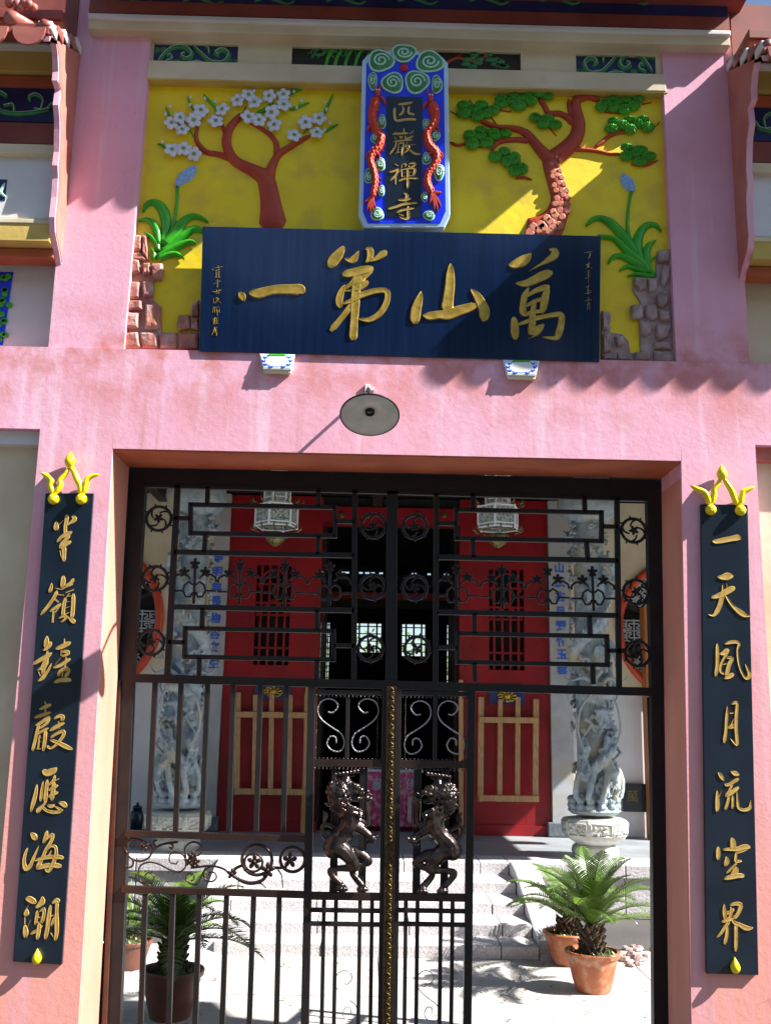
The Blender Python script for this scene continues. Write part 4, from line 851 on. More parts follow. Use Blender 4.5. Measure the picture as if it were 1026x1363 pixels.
# top and middle rails
gbar('rail', (192, 646.5), (862, 665.5), 5, tr_); gbar('rail', (176, 902.5), (868, 921), 11, tr_, dep=.035)
B_((237, 645), (223, 900), 8); B_((820.5, 663), (823.5, 918), 7)
for a, b in (((472.5, 652), (471, 908), ), ((580.5, 656), (579.5, 911))): B_(a, b, 7)
B_((522, 652), (520.5, 912), 15)
def unit(x0, x1, o, s):     # o: y offset; coordinates of the left lattice, s: +1 left, -1 mirrored
    Y = lambda x, y: y+(x-237)*.0195
    X = (lambda u: x0+u) if s > 0 else (lambda u: x1-u)
    def b(u0, v0, u1, v1, w_=6): B_((X(u0), Y(X(u0), v0)), (X(u1), Y(X(u1), v1)), w_)
    W = x1-x0
    for y in (735, 808): b(0, y, W, y, 7)
    for ya, yb, in ((671.5, 709.5),):
        b(22, ya, W-26, ya); b(22, yb, W-26, yb); b(22, ya-3, 22, yb+3); b(W-26, ya-3, W-26, yb+3)
        b(0, 690, 22, 690); b(W-26, 690, W, 690)
        b(45, 647, 44, ya); b(42, yb, 40, 735); b(W-48, 648, W-48, ya); b(W-48, yb, W-49, 735)
    ya, yb = 836, 874
    b(15, ya, W-28, ya); b(15, yb, W-28, yb); b(15, ya-3, 14, yb+3); b(W-28, ya-3, W-28, yb+3)
    b(-8, 855, 15, 855); b(W-28, 855, W, 855)
    b(38, 808, 37, ya); b(34, yb, 33, 900); b(W-50, 808, W-50, ya); b(W-50, yb, W-51, 900)
    for k in range(4):
        xx = x0+W*(k+.5)/4-3; put(mot_m, 'flower_tracery', xx, Y(xx, 772), tr_)
unit(232, 472, 0, 1); unit(581, 822, 0, -1)
for x, y in ((211.5, 690), (206.5, 770), (201.5, 855), (843, 706), (846, 788), (848.5, 870), (497, 700), (496, 781), (493, 863), (552, 701), (552, 782), (555, 864)): put(ring_m, 'scroll_ring', x, y, tr_)

# fixed left panel
sp_ = thing('side_panel', 'fixed left panel of the iron gate with plain bars and a flower scroll band', 'gate panel', gp(290, 1363))
lowz = -12
for x1, x2 in ((207, 198), (241.5, 234), (277, 269), (311, 305), (347, 341), (382, 377)):
    gbar('bar', (x1, 907), (x2, 1107), 6.5, sp_)
for x1, x2 in ((194, 187.5), (230.5, 225), (266, 260), (302, 296), (338, 332), (372, 368)):
    A, B = gp(x1, 1190), gp(x2, 1363); Bz = A+(B-A)*((A.z-.05)/(A.z-B.z)); MB().bar(A, Bz, 6.5*K, .022).build('bar', IRON, sp_, bev=.0015)
gbar('rail', (168, 1109), (410, 1117), 8, sp_, dep=.03, mat=IRONB); gbar('rail', (163, 1183), (408, 1191), 8, sp_, dep=.03, mat=IRONB)
A = gp(166, 1300); MB().bar((A.x, YG, .05), (gp(400, 1300).x, YG, .05), .03, .03).build('rail', IRON, sp_)
sc = MB()
z3 = lambda x, y: gp(150+x/3.8, 1100+y/3.8)
for st, r0, r1 in (([(65,95),(80,70),(110,75),(115,95),(95,105),(85,95)], .004, .003), ([(75,140),(60,100),(90,65),(150,75),(195,105),(190,150),(150,175),(105,170),(80,150)], .006, .004), ([(105,170),(100,200),(75,208),(62,190),(70,175)], .005, .003),
                  ([(195,135),(230,100),(280,85),(330,80)], .006, .005), ([(290,85),(305,95),(298,112),(285,105)], .005, .004), ([(215,105),(205,80),(225,70)], .007, .003),
                  ([(130,240),(140,200),(180,182),(230,190),(290,220),(340,230),(370,200),(360,150),(320,130),(290,145),(290,180),(320,190),(330,175)], .004, .003), ([(130,240),(145,280),(190,285),(210,260),(190,235),(165,245),(170,265)], .004, .003),
                  ([(370,160),(365,110),(400,80),(440,90),(450,130),(430,150)], .0045, .0035), ([(395,210),(440,205),(500,200),(560,215),(590,240),(620,260)], .005, .005), ([(500,200),(465,225),(465,265),(500,280),(525,260),(515,235),(490,235),(490,252)], .0045, .003),
                  ([(475,205),(450,250),(430,290),(395,290),(370,265),(380,240),(410,245),(410,270),(395,275)], .005, .003), ([(600,235),(640,270),(700,288),(760,270),(800,210)], .008, .008), ([(805,210),(850,210),(880,205)], .007, .005), ([(835,220),(855,250),(860,310)], .004, .002), ([(700,288),(750,290),(775,312)], .004, .002),
                  ([(650,200),(620,215),(605,240)], .007, .008)):
    q = smooth([(x, y) for x, y in st], 4); n = len(q); sc.tube([z3(x, y)+Vector((0, .003, 0)) for x, y in q], [r0+(r1-r0)*i/n for i in range(n)], 6)
for cx, cy, rr in ((730, 170, 76), (712, 183, 46), (910, 168, 62)):
    sc.tube([z3(cx+rr*math.cos(a), cy+rr*math.sin(a)) for a in [k*2*math.pi/30 for k in range(30)]], .0075 if rr > 50 else .0055, 6, close=True)
for cx, cy in ((405, 150), (420, 180), (390, 175), (718, 178), (897, 170), (160, 97), (605, 238), (785, 220)):
    c = z3(cx, cy); fl = MB(); flower5(fl, (0, 0), (9 if cx > 700 else 6.5)*K); sc.add([c+v for v in fl.v], fl.f)
sc.build('flower_scroll', IRONB, sp_, smooth=True)

# pair of gate leaves
def leaf(label, sx, po, pi, rail_y, lion_me):
    """po/pi: outer and inner post, each (top, bottom) px"""
    t = thing('gate_leaf', label, 'gate leaf', gp((po[1][0]+pi[1][0])/2, 1363), 'leaves of the iron gate')
    for (a, b), w_ in ((po, 10), (pi, 8)):
        A, B = gp(*a), gp(*b); Bz = A+(B-A)*((A.z-.04)/(A.z-B.z)); MB().bar(A, Bz, w_*K, .04).build('post', IRON, t, bev=.002)
    X = lambda u, y: (pi[0][0]+(pi[1][0]-pi[0][0])*(y-pi[0][1])/(pi[1][1]-pi[0][1]))*u+(po[0][0]+(po[1][0]-po[0][0])*(y-po[0][1])/(po[1][1]-po[0][1]))*(1-u)
    def hb(y, w_, mat=IRON, dep=.03): return gbar('rail', (X(0, y), y), (X(1, y), y+(X(1, y)-X(0, y))*.0165), w_, t, mat, dep)
    hb(rail_y[0], 6); hb(rail_y[1], 9, IRONB); hb(rail_y[2], 9, IRONB); hb(rail_y[3], 4.5); hb(rail_y[4], 4.5)
    MB().bar((gp(X(0, 1363), 1363).x, YG, .045), (gp(X(1, 1363), 1363).x, YG, .045), .035, .03).build('rail', IRON, t)
    dy = rail_y[1]-1015
    bd = MB()
    for k in range(17):
        for y in (rail_y[0]+5, rail_y[1]-6, rail_y[1]+7): 
            u = .06+.88*k/16; x = X(u, y); bd.ball(gp(x, y+(x-X(0, y))*.0165)-Vector((0, .012, 0)), .0045, 6, 4)
    for k in range(34):
        y = rail_y[0]+4+k*2.75
        for u in (.07, .90): bd.ball(gp(X(u, y), y)-Vector((0, .008, 0)), .0032, 5, 4)
    bd.build('beading', BRONZE, t, smooth=True, kind='stuff')
    gbar('bar', (X(.49, 920), rail_y[0]), (X(.49, 1010), rail_y[1]), 5, t)
    # S scrolls in the two upper cells
    S_ = [(125,720),(150,722),(178,690),(165,655),(120,640),(75,665),(62,720),(90,770),(150,815),(200,850),(218,900),(205,940),(175,955),(135,940),(115,905),(135,865),(165,870),(170,905)]
    for cell in (0, 1):
        cx = X(.27 if cell == 0 else .73, 965); m_ = MB()
        sg = (1 if cell == 0 else -1)*(1 if sx > 0 else 1)
        q = smooth([(x, y) for x, y in S_], 4)
        m_.tube([gp(cx+sg*(x-140)/4.6*1.05, 965+dy+((y-797)/4.46)*1.0) for x, y in q], .0030, 6)
        for i in range(0, len(q)-1, 2): m_.ball(gp(cx+sg*(q[i][0]-140)/4.6*1.05, 965+dy+(q[i][1]-797)/4.46)-Vector((0, .003, 0)), .0036, 5, 4)
        m_.build('scroll', M('bright_iron_twist', (.30, .30, .32), .3, metal=.8) if False else IRONT, t, smooth=True)
    # bars behind the lion and below it
    for u in (.34, .72): gbar('bar', (X(u, 1022), rail_y[1]+6), (X(u, 1187), rail_y[2]-3), 10, t, dep=.012)
    for u in (.22, .38, .70, .86):
        A, B = gp(X(u, 1195), 1195), gp(X(u, 1363), 1363); Bz = A+(B-A)*((A.z-.05)/(A.z-B.z)); MB().bar(A, Bz, 5*K, .02).build('bar', IRON, t, bev=.0012)
    q = smooth([(x, y) for x, y in S_], 4); m_ = MB()
    m_.tube([gp(X(.54, 1325)+(x-140)/5.2, 1326+(y-797)/4.6) for x, y in q], .0022, 5); m_.build('thin_scroll', IRONT, t, smooth=True)
    o = link('lion', lion_me, BRONZE, t); o.matrix_parent_inverse = Matrix(); o.location = -t.location
    return t
IRONT = M('bright_twisted_iron', (.34, .34, .36), .32, metal=.7)

# a rampant lion casting, one closed surface
LP = wallplane(YG-.03)
def lion(mirror, dx=0, dy=0):
    m_ = MB(); s_ = 7.37; rng = random.Random(3)
    def px(x, y):
        X_, Y_ = 420+x/s_, 1015+y/s_
        if mirror: X_ = 1044-X_
        return X_+dx, Y_+dy
    k3 = (LP.at(514, 1100)-LP.at(513, 1100)).length/s_
    def T(x, y, off=0.0): a, b = px(x, y); return LP.at(a, b, off)
    def limb(pts, fl=1.0):
        q = smooth([(x, y, r) for x, y, r in pts], 4)
        q = [(x, y, r*(1.22 if r > 15 else 1)) for x, y, r in q]
        for (x, y, r) in q: m_.ball(T(x, y, .014 if fl == 1 else .004), (r*k3, r*k3*.8, r*k3), 10, 7)
        m_.tube([T(x, y, .014 if fl == 1 else .004) for x, y, r in q], [r*k3*.97 for x, y, r in q], 9)
    limb([(300,480,70),(340,540,78),(330,620,74),(270,700,66),(200,770,74),(165,840,78)])
    limb([(170,830,80),(260,850,72),(340,930,58),(385,1010,44),(330,1030,32),(220,1035,26),(150,1060,30),(180,1120,27),(245,1185,27)])
    limb([(330,880,52),(430,890,44),(520,965,34),(450,1000,28),(370,1040,26),(365,1090,27),(410,1150,28),(450,1195,29)], .6)
    for cx, cy in ((262, 1225), (458, 1228)):
        for d_, r in ((-38, 20), (-12, 25), (16, 25), (42, 19)): m_.ball(T(cx+d_, cy+8, .022), (r*k3, r*k3*1.3, r*k3*1.2), 8, 6)
        m_.ball(T(cx, cy-12, .014), (42*k3, 34*k3, 28*k3), 9, 6)
    limb([(380,560,45),(450,580,30),(505,590,25),(505,520,22),(502,440,25),(500,380,27)], .6)
    for cx, cy, r in ((500,345,30),(510,282,20),(538,318,18),(540,355,18),(470,300,16),(445,350,16)): m_.ball(T(cx, cy, .014), (r*k3, r*k3, r*k3), 8, 6)
    limb([(350,590,56),(430,640,44),(500,690,32),(550,735,30)])
    for cx, cy, r in ((510,775,18),(545,775,20),(580,750,22),(600,718,17),(555,735,34)): m_.ball(T(cx, cy, .024), (r*k3, r*k3, r*k3), 8, 6)
    # head
    m_.ball(T(340, 260, .014), (78*k3, 70*k3, 80*k3), 12, 8)
    m_.ball(T(395, 230, .030), (48*k3, 40*k3, 36*k3), 9, 6)      # brow
    m_.ball(T(440, 262, .030), (40*k3, 40*k3, 26*k3), 9, 6)      # muzzle
    m_.ball(T(462, 285, .032), (18*k3, 22*k3, 16*k3), 8, 6)      # nose
    m_.ball(T(395, 285, .036), (38*k3, 28*k3, 24*k3), 8, 6)      # cheek
    limb([(330,310,38),(380,345,26),(420,352,20)])               # jaw
    m_.ball(T(375, 205, .042), (16*k3, 14*k3, 12*k3), 7, 5); m_.ball(T(300, 190, .030), (26*k3, 22*k3, 30*k3), 7, 5)
    # mane curls
    for i in range(210):
        a = rng.uniform(0, 6.283); r = math.sqrt(rng.random())
        x, y = 240+122*r*math.cos(a), 325+160*r*math.sin(a)
        if i > 150: u = rng.random(); x, y = 300+150*u+rng.uniform(-35, 35), 440+70*u+rng.uniform(-40, 30)
        o_ = .026+.030*(1-r*r)
        l = rng.uniform(14, 26); th = rng.uniform(1.2, 2.6)
        for j in range(4): m_.ball(T(x+l*.5*j*math.cos(th+j*.5), y+l*.5*j*math.sin(th+j*.5), o_), (15-j*1.8)*k3, 6, 5)
    m_.ball(T(235, 330, .008), (118*k3, 62*k3, 152*k3), 12, 8)
    for j in range(4):     # ribs
        limb([(250+j*10, 620+j*26, 7), (300+j*10, 670+j*20, 10), (370, 690+j*16, 7)])
    # thigh and arm muscles
    limb([(120,800,20),(200,800,26),(300,860,20),(380,960,12)]); limb([(215,860,18),(250,900,18),(285,950,10)])
    # tail with tuft
    limb([(120,760,22),(72,690,20),(70,620,18),(120,600,17),(200,638,17),(255,610,16),(255,540,14),(200,512,12)])
    limb([(110,600,12),(85,560,14),(95,510,16),(80,470,10)]); limb([(100,560,10),(120,520,10),(110,480,6)])
    # crown of beads
    limb([(195,118,12),(300,105,13),(412,85,12)]); limb([(195,150,9),(300,140,9),(380,125,9)])
    for j in range(7): m_.ball(T(196+j*36, 116-j*5.4, .024), (19*k3, 19*k3, 24*k3), 8, 6)
    limb([(300,150,34),(310,190,40)])
    me = m_.mesh('raw'); o = bpy.data.objects.new('raw', me); COL.objects.link(o)
    r_ = o.modifiers.new('r', 'REMESH'); r_.mode = 'VOXEL'; r_.voxel_size = .0026; r_.use_smooth_shade = True
    sm = o.modifiers.new('s', 'SMOOTH'); sm.iterations = 2; sm.factor = .5
    dg = bpy.context.evaluated_depsgraph_get(); dg.update()
    out_ = bpy.data.meshes.new_from_object(o.evaluated_get(dg)); out_.name = 'lion'; bpy.data.objects.remove(o)
    out_.polygons.foreach_set('use_smooth', [True]*len(out_.polygons))
    out_.materials.clear()
    return out_
leaf('left leaf of the iron gate, its cast lion facing right', 1, ((415.5, 908), (406, 1363)), ((513, 911), (507, 1363)), (921, 1015, 1192, 1211, 1229), lion(False))
leaf('right leaf of the iron gate, its cast lion facing left', -1, ((627, 914), (621.5, 1363)), ((530, 912), (524.5, 1363)), (924, 1018, 1195, 1213, 1231), lion(True, 0, 3))
# ornate cover strip over the meeting stiles
cs = thing('cover_strip', 'dark gold ornamental cover strip between the two gate leaves', 'gate strip', gp(518, 1363))
A, B = gp(521.5, 914)-Vector((0, .024, 0)), gp(515.5, 1363)-Vector((0, .024, 0)); B = A+(B-A)*((A.z-.05)/(A.z-B.z))
MB().bar(A, B, 13*K, .012).build('strip', BRASSO, cs, bev=.002)
m_ = MB(); N_ = 84
for i in range(N_):
    c = A.lerp(B, (i+.5)/N_)-Vector((0, .007, 0)); s1 = 1 if i % 2 else -1
    m_.tube([c+Vector((s1*.010, 0, .008)), c+Vector((0, -.003, .003)), c+Vector((-s1*.009, 0, -.006)), c+Vector((-s1*.003, -.003, -.009))], [.003, .0042, .0032, .002], 5); m_.ball(c+Vector((s1*.008, -.002, -.004)), .0035, 5, 4)
m_.build('cast_ornament', BRASSO, cs, smooth=True, kind='stuff')
for s1 in (-1, 1): MB().bar(A+Vector((s1*.021, -.004, 0)), B+Vector((s1*.021, -.004, 0)), .004, .008).build('edge_fillet', IRONB, cs)
# the leaf standing open against the right jamb, seen edge-on
ol = thing('open_gate_leaf', 'right-hand iron gate leaf folded open and seen edge-on at the right jamb', 'gate leaf', gp(872, 1363))
base = gp(868, 930); dirv = Vector((base.x-.0, YG+D, 0)).normalized(); nrm = Vector((dirv.y, -dirv.x, 0))
def obox(name, u0, u1, z0, z1, th, mat=IRON):
    a = Vector((base.x+.012, YG+.045, 0)); p = [a+dirv*u0-nrm*th/2, a+dirv*u1-nrm*th/2, a+dirv*u1+nrm*th/2, a+dirv*u0+nrm*th/2]
    return MB().prism([(q.x, q.y, z0) for q in p], (0, 0, z1-z0)).build(name, mat, ol, bev=.002)
zt_ = gp(868, 928).z
obox('stile', 0, .04, .04, zt_, .05); obox('stile', .78, .82, .04, zt_, .05)
for z in (.05, .62, .86, 1.38, zt_-.04): obox('rail', .0405, .7795, z, z+.035, .04)
for k in range(6): obox('bar', .15+.11*k, .17+.11*k, .055, zt_-.045, .02)
obox('lock_box', .745, .84, 1.0, 1.14, .062)
# ================================================================== STEPS AND PORCH
PZ = .42; YE = 4.36; YW = 6.30
sx0, sx1 = G(282, 1260, .1).x, G(718, 1262, .08).x
ys = [2.89, 3.19, 3.55, 3.95, YE]; zs = [.0, .085, .165, .245, .33, PZ]
steps = thing('granite_steps', None, None, (.2, 3.6, 0)); steps['kind'] = 'structure'
for i in range(5):
    y0 = ys[i]; y1 = (ys[i+1] if i < 4 else YE+.4)+.02
    x = sx0+(.0 if i else -.02); k = 0
    while x < sx1-.05:
        w_ = min(random.uniform(.55, .75), sx1-x)
        if sx1-(x+w_) < .2: w_ = sx1-x
        j = random.uniform(-.004, .004)
        MB().box((x+.003, y0+j, max(0, zs[i]-.03)), (x+w_-.003, y1, zs[i+1]+j*.5)).build('step_block', GRAN, steps, bev=.006); x += w_
porch = thing('porch_platform', None, None, (.2, 5.5, 0)); porch['kind'] = 'structure'
MB().box((-4.5, YE+.41, 0), (5, YW+.2, PZ-.004)).build('platform', M('porch_floor', (.30, .32, .34), .5, (.22, .24, .26), 4, bump=.002), porch)
for x0, x1 in ((-4.5, sx0-.004), (sx1+.004, 5.0)):
    n = max(2, int((x1-x0)/.8))
    for k in range(n):
        a = x0+(x1-x0)*k/n; b = x0+(x1-x0)*(k+1)/n-.006
        MB().box((a, YE+.0, 0), (b, YE+.405, PZ-.11)).build('riser_stone', GRAN, porch, bev=.006)
        MB().box((a, YE-.03, PZ-.108), (b, YE+.408, PZ+.002)).build('edge_slab', GRAN, porch, bev=.008)
# raking cheek stone at each end of the steps
for x0, x1 in ((sx1+.004, sx1+.20), (sx0-.20, sx0-.004)):
    MB().prism([(x0, YE-.035, .0), (x0, YE-.035, PZ+.02), (x0, YE-.35, PZ-.02), (x0, ys[0]+.1, .10), (x0, ys[0]-.02, .0)], (x1-x0, 0, 0)).build('cheek_stone', GRAN, porch, bev=.006)

# ================================================================== TEMPLE FRONT
tp = thing('temple_building', 'temple front with dark red lacquered wall panels and open doorway behind the gate', 'temple', (XC, YW, PZ))
W = lambda x, y: P(x, y, YW)
zt2 = 4.3
def wbox(name, xa, xb, z0, z1, yf_, mat, yb=None, **k): return MB().box((min(xa, xb), yf_, z0), (max(xa, xb), yb if yb else YW+.25, z1)).build(name, mat, tp, **k)
rl0, rl1, rr0, rr1 = W(300, 850).x, W(425, 850).x, W(611.5, 850).x, W(730, 850).x
ztopd = W(520, 676).z; zred = PZ
# window openings inside the red walls
wl = (W(336, 900).x, W(383, 900).x, W(350, 885).z, W(350, 752).z); wr = (W(651, 900).x, W(698, 900).x, W(675, 892).z, W(675, 758).z)
for (xa, xb, wn) in ((rl0, rl1, wl), (rr0, rr1, wr)):
    a, b, z0, z1 = wn
    wbox('red_wall', xa, a, PZ, 3.9, YW, RED); wbox('red_wall', b, xb, PZ, 3.9, YW, RED)
    wbox('red_wall', a, b, PZ, z0, YW+.0015, RED); wbox('red_wall', a, b, z1, 3.9, YW+.0015, RED)
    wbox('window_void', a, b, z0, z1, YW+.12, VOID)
    for k in range(4):
        x = a+(b-a)*(k+.65)/4.3; wbox('window_bar', x-.012, x+.012, z0, z1, YW+.02, RED, YW+.05)
    for z in (z0+.06, z0+.18, z0+(z1-z0)*.5, z0+(z1-z0)*.62, z1-.20): wbox('window_bar', a, b, z-.01, z+.01, YW+.022, RED, YW+.045)
    zc_ = z0+(z1-z0)*.5
    for s1 in (-1, 1): MB().bar(((a+b)/2, YW+.03, zc_+.16), ((a+b)/2+s1*(b-a)*.45, YW+.03, zc_+.02), .022, .02).build('window_bar', RED, tp)
    MB().tube([((a+b)/2+(b-a)*.42*math.cos(u*math.pi/12), YW+.035, z1-.24+.20*math.sin(u*math.pi/12)) for u in range(13)], .012, 6).build('window_arch', RED, tp, smooth=True)
    wbox('plinth', xa-.02, xb+.02, PZ-.003, PZ+.10, YW-.02, RED)
wbox('door_beam', rl1, rr0, W(520, 697).z, W(520, 676).z, YW-.01, RED); wbox('upper_beam', rl1, rr0, W(520, 676).z+.002, 3.9, YW+.03, VOID)
for k in range(5):
    c = W(455+k*34, 686); MB().ball((c.x, YW-.02, c.z), (.03, .012, .035), 8, 6).build('gilt_stud', GILTD, tp, smooth=True)
# inscribed grey pilasters and white side walls
for (xa, xb, f) in ((W(277, 880).x, rl0-.002, 0), (rr1+.002, W(760, 880).x, 1)):
    wbox('stone_pilaster', xa, xb, PZ, 3.9, YW-.05, BOARDG, bev=.006)
    wbox('pilaster_base', xa-.05, xb+.03, PZ, PZ+.14, YW-.09, M('dark_stone_base', (.14, .16, .18), .5, (.08, .10, .12), 14, bump=.004) if not f else bpy.data.materials['dark_stone_base'], bev=.01)
zcut = W(190, 905).z
for xa, xb in ((-5, W(277, 880).x-.002), (W(760, 880).x+.002, 5.2)):
    wbox('white_wall', xa, xb, PZ, zcut, YW+.01, WHITEW if 'WHITEW' in globals() else WHITEP); 
# cream upper wall with the big round window cut out
def ringwall(cx, cz, r, x0, x1, z0, z1):
    """wall panel with a round hole: fan strips between circle and rectangle"""
    n = 48; inner = [(cx+r*math.cos(2*math.pi*k/n), cz+r*math.sin(2*math.pi*k/n)) for k in range(n)]
    outer = []
    for (x, z) in inner:
        dx, dz = x-cx, z-cz; s_ = min([((x1-cx)/dx if dx > 1e-6 else 1e9), ((x0-cx)/dx if dx < -1e-6 else 1e9), ((z1-cz)/dz if dz > 1e-6 else 1e9), ((z0-cz)/dz if dz < -1e-6 else 1e9)])
        outer.append((cx+dx*s_, cz+dz*s_))
    vs = []; fs = []
    for Yq in (YW+.01, YW+.20):
        for q in (inner, outer): vs += [(x, Yq, z) for x, z in q]
    for k in range(n):
        j = (k+1) % n
        fs += [(k, j, n+j, n+k), (2*n+k, 3*n+k, 3*n+j, 2*n+j), (k, 2*n+k, 2*n+j, j), (n+k, n+j, 3*n+j, 3*n+k)]
    return MB().add(vs, fs)
kx = (W(514, 850)-W(513, 850)).length
for (px_, py_, rp, xa, xb) in ((110, 822, 106, -5, W(277, 880).x-.004), (915, 838, 96, W(760, 880).x+.004, 5.2)):
    c = W(px_, py_); r = rp*kx
    ringwall(c.x, c.z, r*.93, xa, xb, zcut+.001, 3.9).build('cream_wall', CREAM, tp)
    for (x, z, xx, zz) in ((xa, zcut, xa+.05, 3.9),): pass
    t = thing('round_window', 'round lattice window with orange-red ring in the %s wall of the temple' % ('left' if px_ < 500 else 'right'), 'window', (c.x, YW, c.z), 'round windows of the temple')
    MB().tube([(c.x+r*.965*math.cos(a), YW-.01, c.z+r*.965*math.sin(a)) for a in [k*2*math.pi/64 for k in range(64)]], r*.055, 8, close=True).build('ring', RINGR, t, smooth=True)
    MB().lathe([(r*.92, 0), (r*.92, .01)], (0, 0, 0), 48).v
    dk = [(c.x+r*.93*math.cos(a), YW+.16, c.z+r*.93*math.sin(a)) for a in [k*2*math.pi/48 for k in range(48)]]
    MB().prism(dk, (0, .02, 0)).build('dark_backing', VOID, t)
    lat = MB()
    def key(cx, cz, s_, rot=0):
        def pt(u, v): a = rot; return (c.x+cx+(u*math.cos(a)-v*math.sin(a))*s_, YW+.10, c.z+cz+(u*math.sin(a)+v*math.cos(a))*s_)
        for sx in (-1, 1):
            for sz in (-1, 1):
                q = [(0, .5), (.25, .5), (.25, .28), (.12, .28), (.12, .14), (.4, .14), (.4, .72), (0, .72)] if True else []
                for a, b in zip(q[:-1], q[1:]): lat.bar(pt(a[0]*sx*1.2+sx*.06, a[1]*sz), pt(b[0]*sx*1.2+sx*.06, b[1]*sz), .014, .012)
                for a, b in (((.6, .1), (.95, .1)), ((.95, .1), (.95, .5)), ((.95, .5), (.62, .5)), ((.62, .5), (.62, .3)), ((.62, .3), (.78, .3)), ((.6, .72), (1.1, .72))):
                    lat.bar(pt(a[0]*sx, a[1]*sz), pt(b[0]*sx, b[1]*sz), .014, .012)
        lat.bar(pt(-1.1, 0), pt(1.1, 0), .014, .012); lat.bar(pt(0, -.8), pt(0, .8), .014, .012)
    s1 = 1 if px_ < 500 else -1
    key(s1*r*.72, -r*.02, .15); key(s1*r*.55, r*.55, .17, s1*-.75); key(s1*r*.55, -r*.58, .17, s1*.75); key(0, 0, .2)
    lat.build('fret_lattice', LATW, t)
    for a in range(8): 
        u = a*math.pi/4+.39; MB().bar((c.x, YW+.13, c.z), (c.x+r*.92*math.cos(u), YW+.13, c.z+r*.92*math.sin(u)), .05, .03).build('spoke', DARKW, t)
wbox('brown_pilaster', W(852, 880).x, W(864, 880).x, PZ, W(855, 810).z, YW-.2, ORWOOD, YW-.02)

# written characters on the stone pilasters
def glyph(ch, c, size, mat, name='character', parent=None, ext=.002, wt=0):
    cu = bpy.data.curves.new(name, 'FONT'); cu.body = ch; cu.size = size; cu.extrude = ext; cu.align_x = 'CENTER'; cu.align_y = 'CENTER'; cu.offset = wt; cu.resolution_u = 2
    o = bpy.data.objects.new('tmp', cu); COL.objects.link(o); dg = bpy.context.evaluated_depsgraph_get()
    me = bpy.data.meshes.new_from_object(o.evaluated_get(dg)); bpy.data.objects.remove(o); me.transform(Matrix.Rotation(R(90), 4, 'X')); me.transform(Matrix.Translation(c)); me.name = name
    me.materials.clear(); return link(name, me, mat, parent)
for chs, x0, x1, ys_ in (('寺明無長物谷來空', 290.5, 284.5, (744, 762, 783, 801, 824, 845, 862, 884)), ('山頂古月煙竹玉雲', 744, 748, (757, 776, 795, 815, 834, 855, 872, 892))):
    for i, ch in enumerate(chs):
        q = P(x0+(x1-x0)*i/7, ys_[i], YW-.054); glyph(ch, Vector((q.x, YW-.054, q.z)), .115, INK, parent=tp, wt=.003)
# dark hall behind the doorway
hall = thing('temple_hall', 'dark timber hall seen through the temple doorway', 'hall', (XC, 9, PZ))
def hb_(name, lo, hi, m): return MB().box(lo, hi).build(name, m, hall)
YB = 12.5
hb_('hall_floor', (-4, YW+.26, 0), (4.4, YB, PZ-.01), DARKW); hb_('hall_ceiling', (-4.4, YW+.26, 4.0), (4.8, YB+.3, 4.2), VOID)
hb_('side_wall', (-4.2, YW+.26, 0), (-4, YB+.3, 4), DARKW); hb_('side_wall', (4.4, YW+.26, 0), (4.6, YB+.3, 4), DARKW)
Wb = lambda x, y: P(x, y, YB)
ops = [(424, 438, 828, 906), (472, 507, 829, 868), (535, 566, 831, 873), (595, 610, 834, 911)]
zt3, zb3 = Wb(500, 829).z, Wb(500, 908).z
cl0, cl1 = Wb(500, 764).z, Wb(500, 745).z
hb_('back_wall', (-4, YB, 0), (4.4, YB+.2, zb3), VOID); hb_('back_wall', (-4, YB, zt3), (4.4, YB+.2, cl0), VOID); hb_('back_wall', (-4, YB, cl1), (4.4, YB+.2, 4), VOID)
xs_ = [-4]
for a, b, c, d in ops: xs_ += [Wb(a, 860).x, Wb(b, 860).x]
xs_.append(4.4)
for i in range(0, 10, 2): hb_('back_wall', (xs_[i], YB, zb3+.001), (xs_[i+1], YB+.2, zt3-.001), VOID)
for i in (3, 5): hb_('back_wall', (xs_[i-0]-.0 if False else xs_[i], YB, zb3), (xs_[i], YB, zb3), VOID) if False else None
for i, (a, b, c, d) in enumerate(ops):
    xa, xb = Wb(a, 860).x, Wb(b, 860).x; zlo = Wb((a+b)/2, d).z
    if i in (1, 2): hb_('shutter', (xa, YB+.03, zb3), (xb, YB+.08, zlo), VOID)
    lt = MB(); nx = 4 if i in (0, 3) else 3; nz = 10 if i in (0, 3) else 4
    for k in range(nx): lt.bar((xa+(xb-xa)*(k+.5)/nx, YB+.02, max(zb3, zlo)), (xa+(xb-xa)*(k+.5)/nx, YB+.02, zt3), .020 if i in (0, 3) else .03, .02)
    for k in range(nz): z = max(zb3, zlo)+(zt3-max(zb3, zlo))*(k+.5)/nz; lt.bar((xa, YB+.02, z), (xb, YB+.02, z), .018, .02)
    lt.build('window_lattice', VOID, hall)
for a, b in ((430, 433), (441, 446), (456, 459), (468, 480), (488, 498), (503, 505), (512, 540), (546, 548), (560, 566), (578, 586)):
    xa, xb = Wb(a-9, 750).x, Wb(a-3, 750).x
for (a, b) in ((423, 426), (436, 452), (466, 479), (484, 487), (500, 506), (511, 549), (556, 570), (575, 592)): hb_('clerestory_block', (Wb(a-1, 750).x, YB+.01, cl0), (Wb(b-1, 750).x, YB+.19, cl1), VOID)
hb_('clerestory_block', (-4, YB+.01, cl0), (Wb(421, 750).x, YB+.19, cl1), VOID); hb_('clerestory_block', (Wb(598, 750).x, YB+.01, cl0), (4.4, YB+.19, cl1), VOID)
hb_('clerestory_rail', (-4, YB+.0, (cl0+cl1)/2-.01), (4.4, YB+.008, (cl0+cl1)/2+.05), VOID)
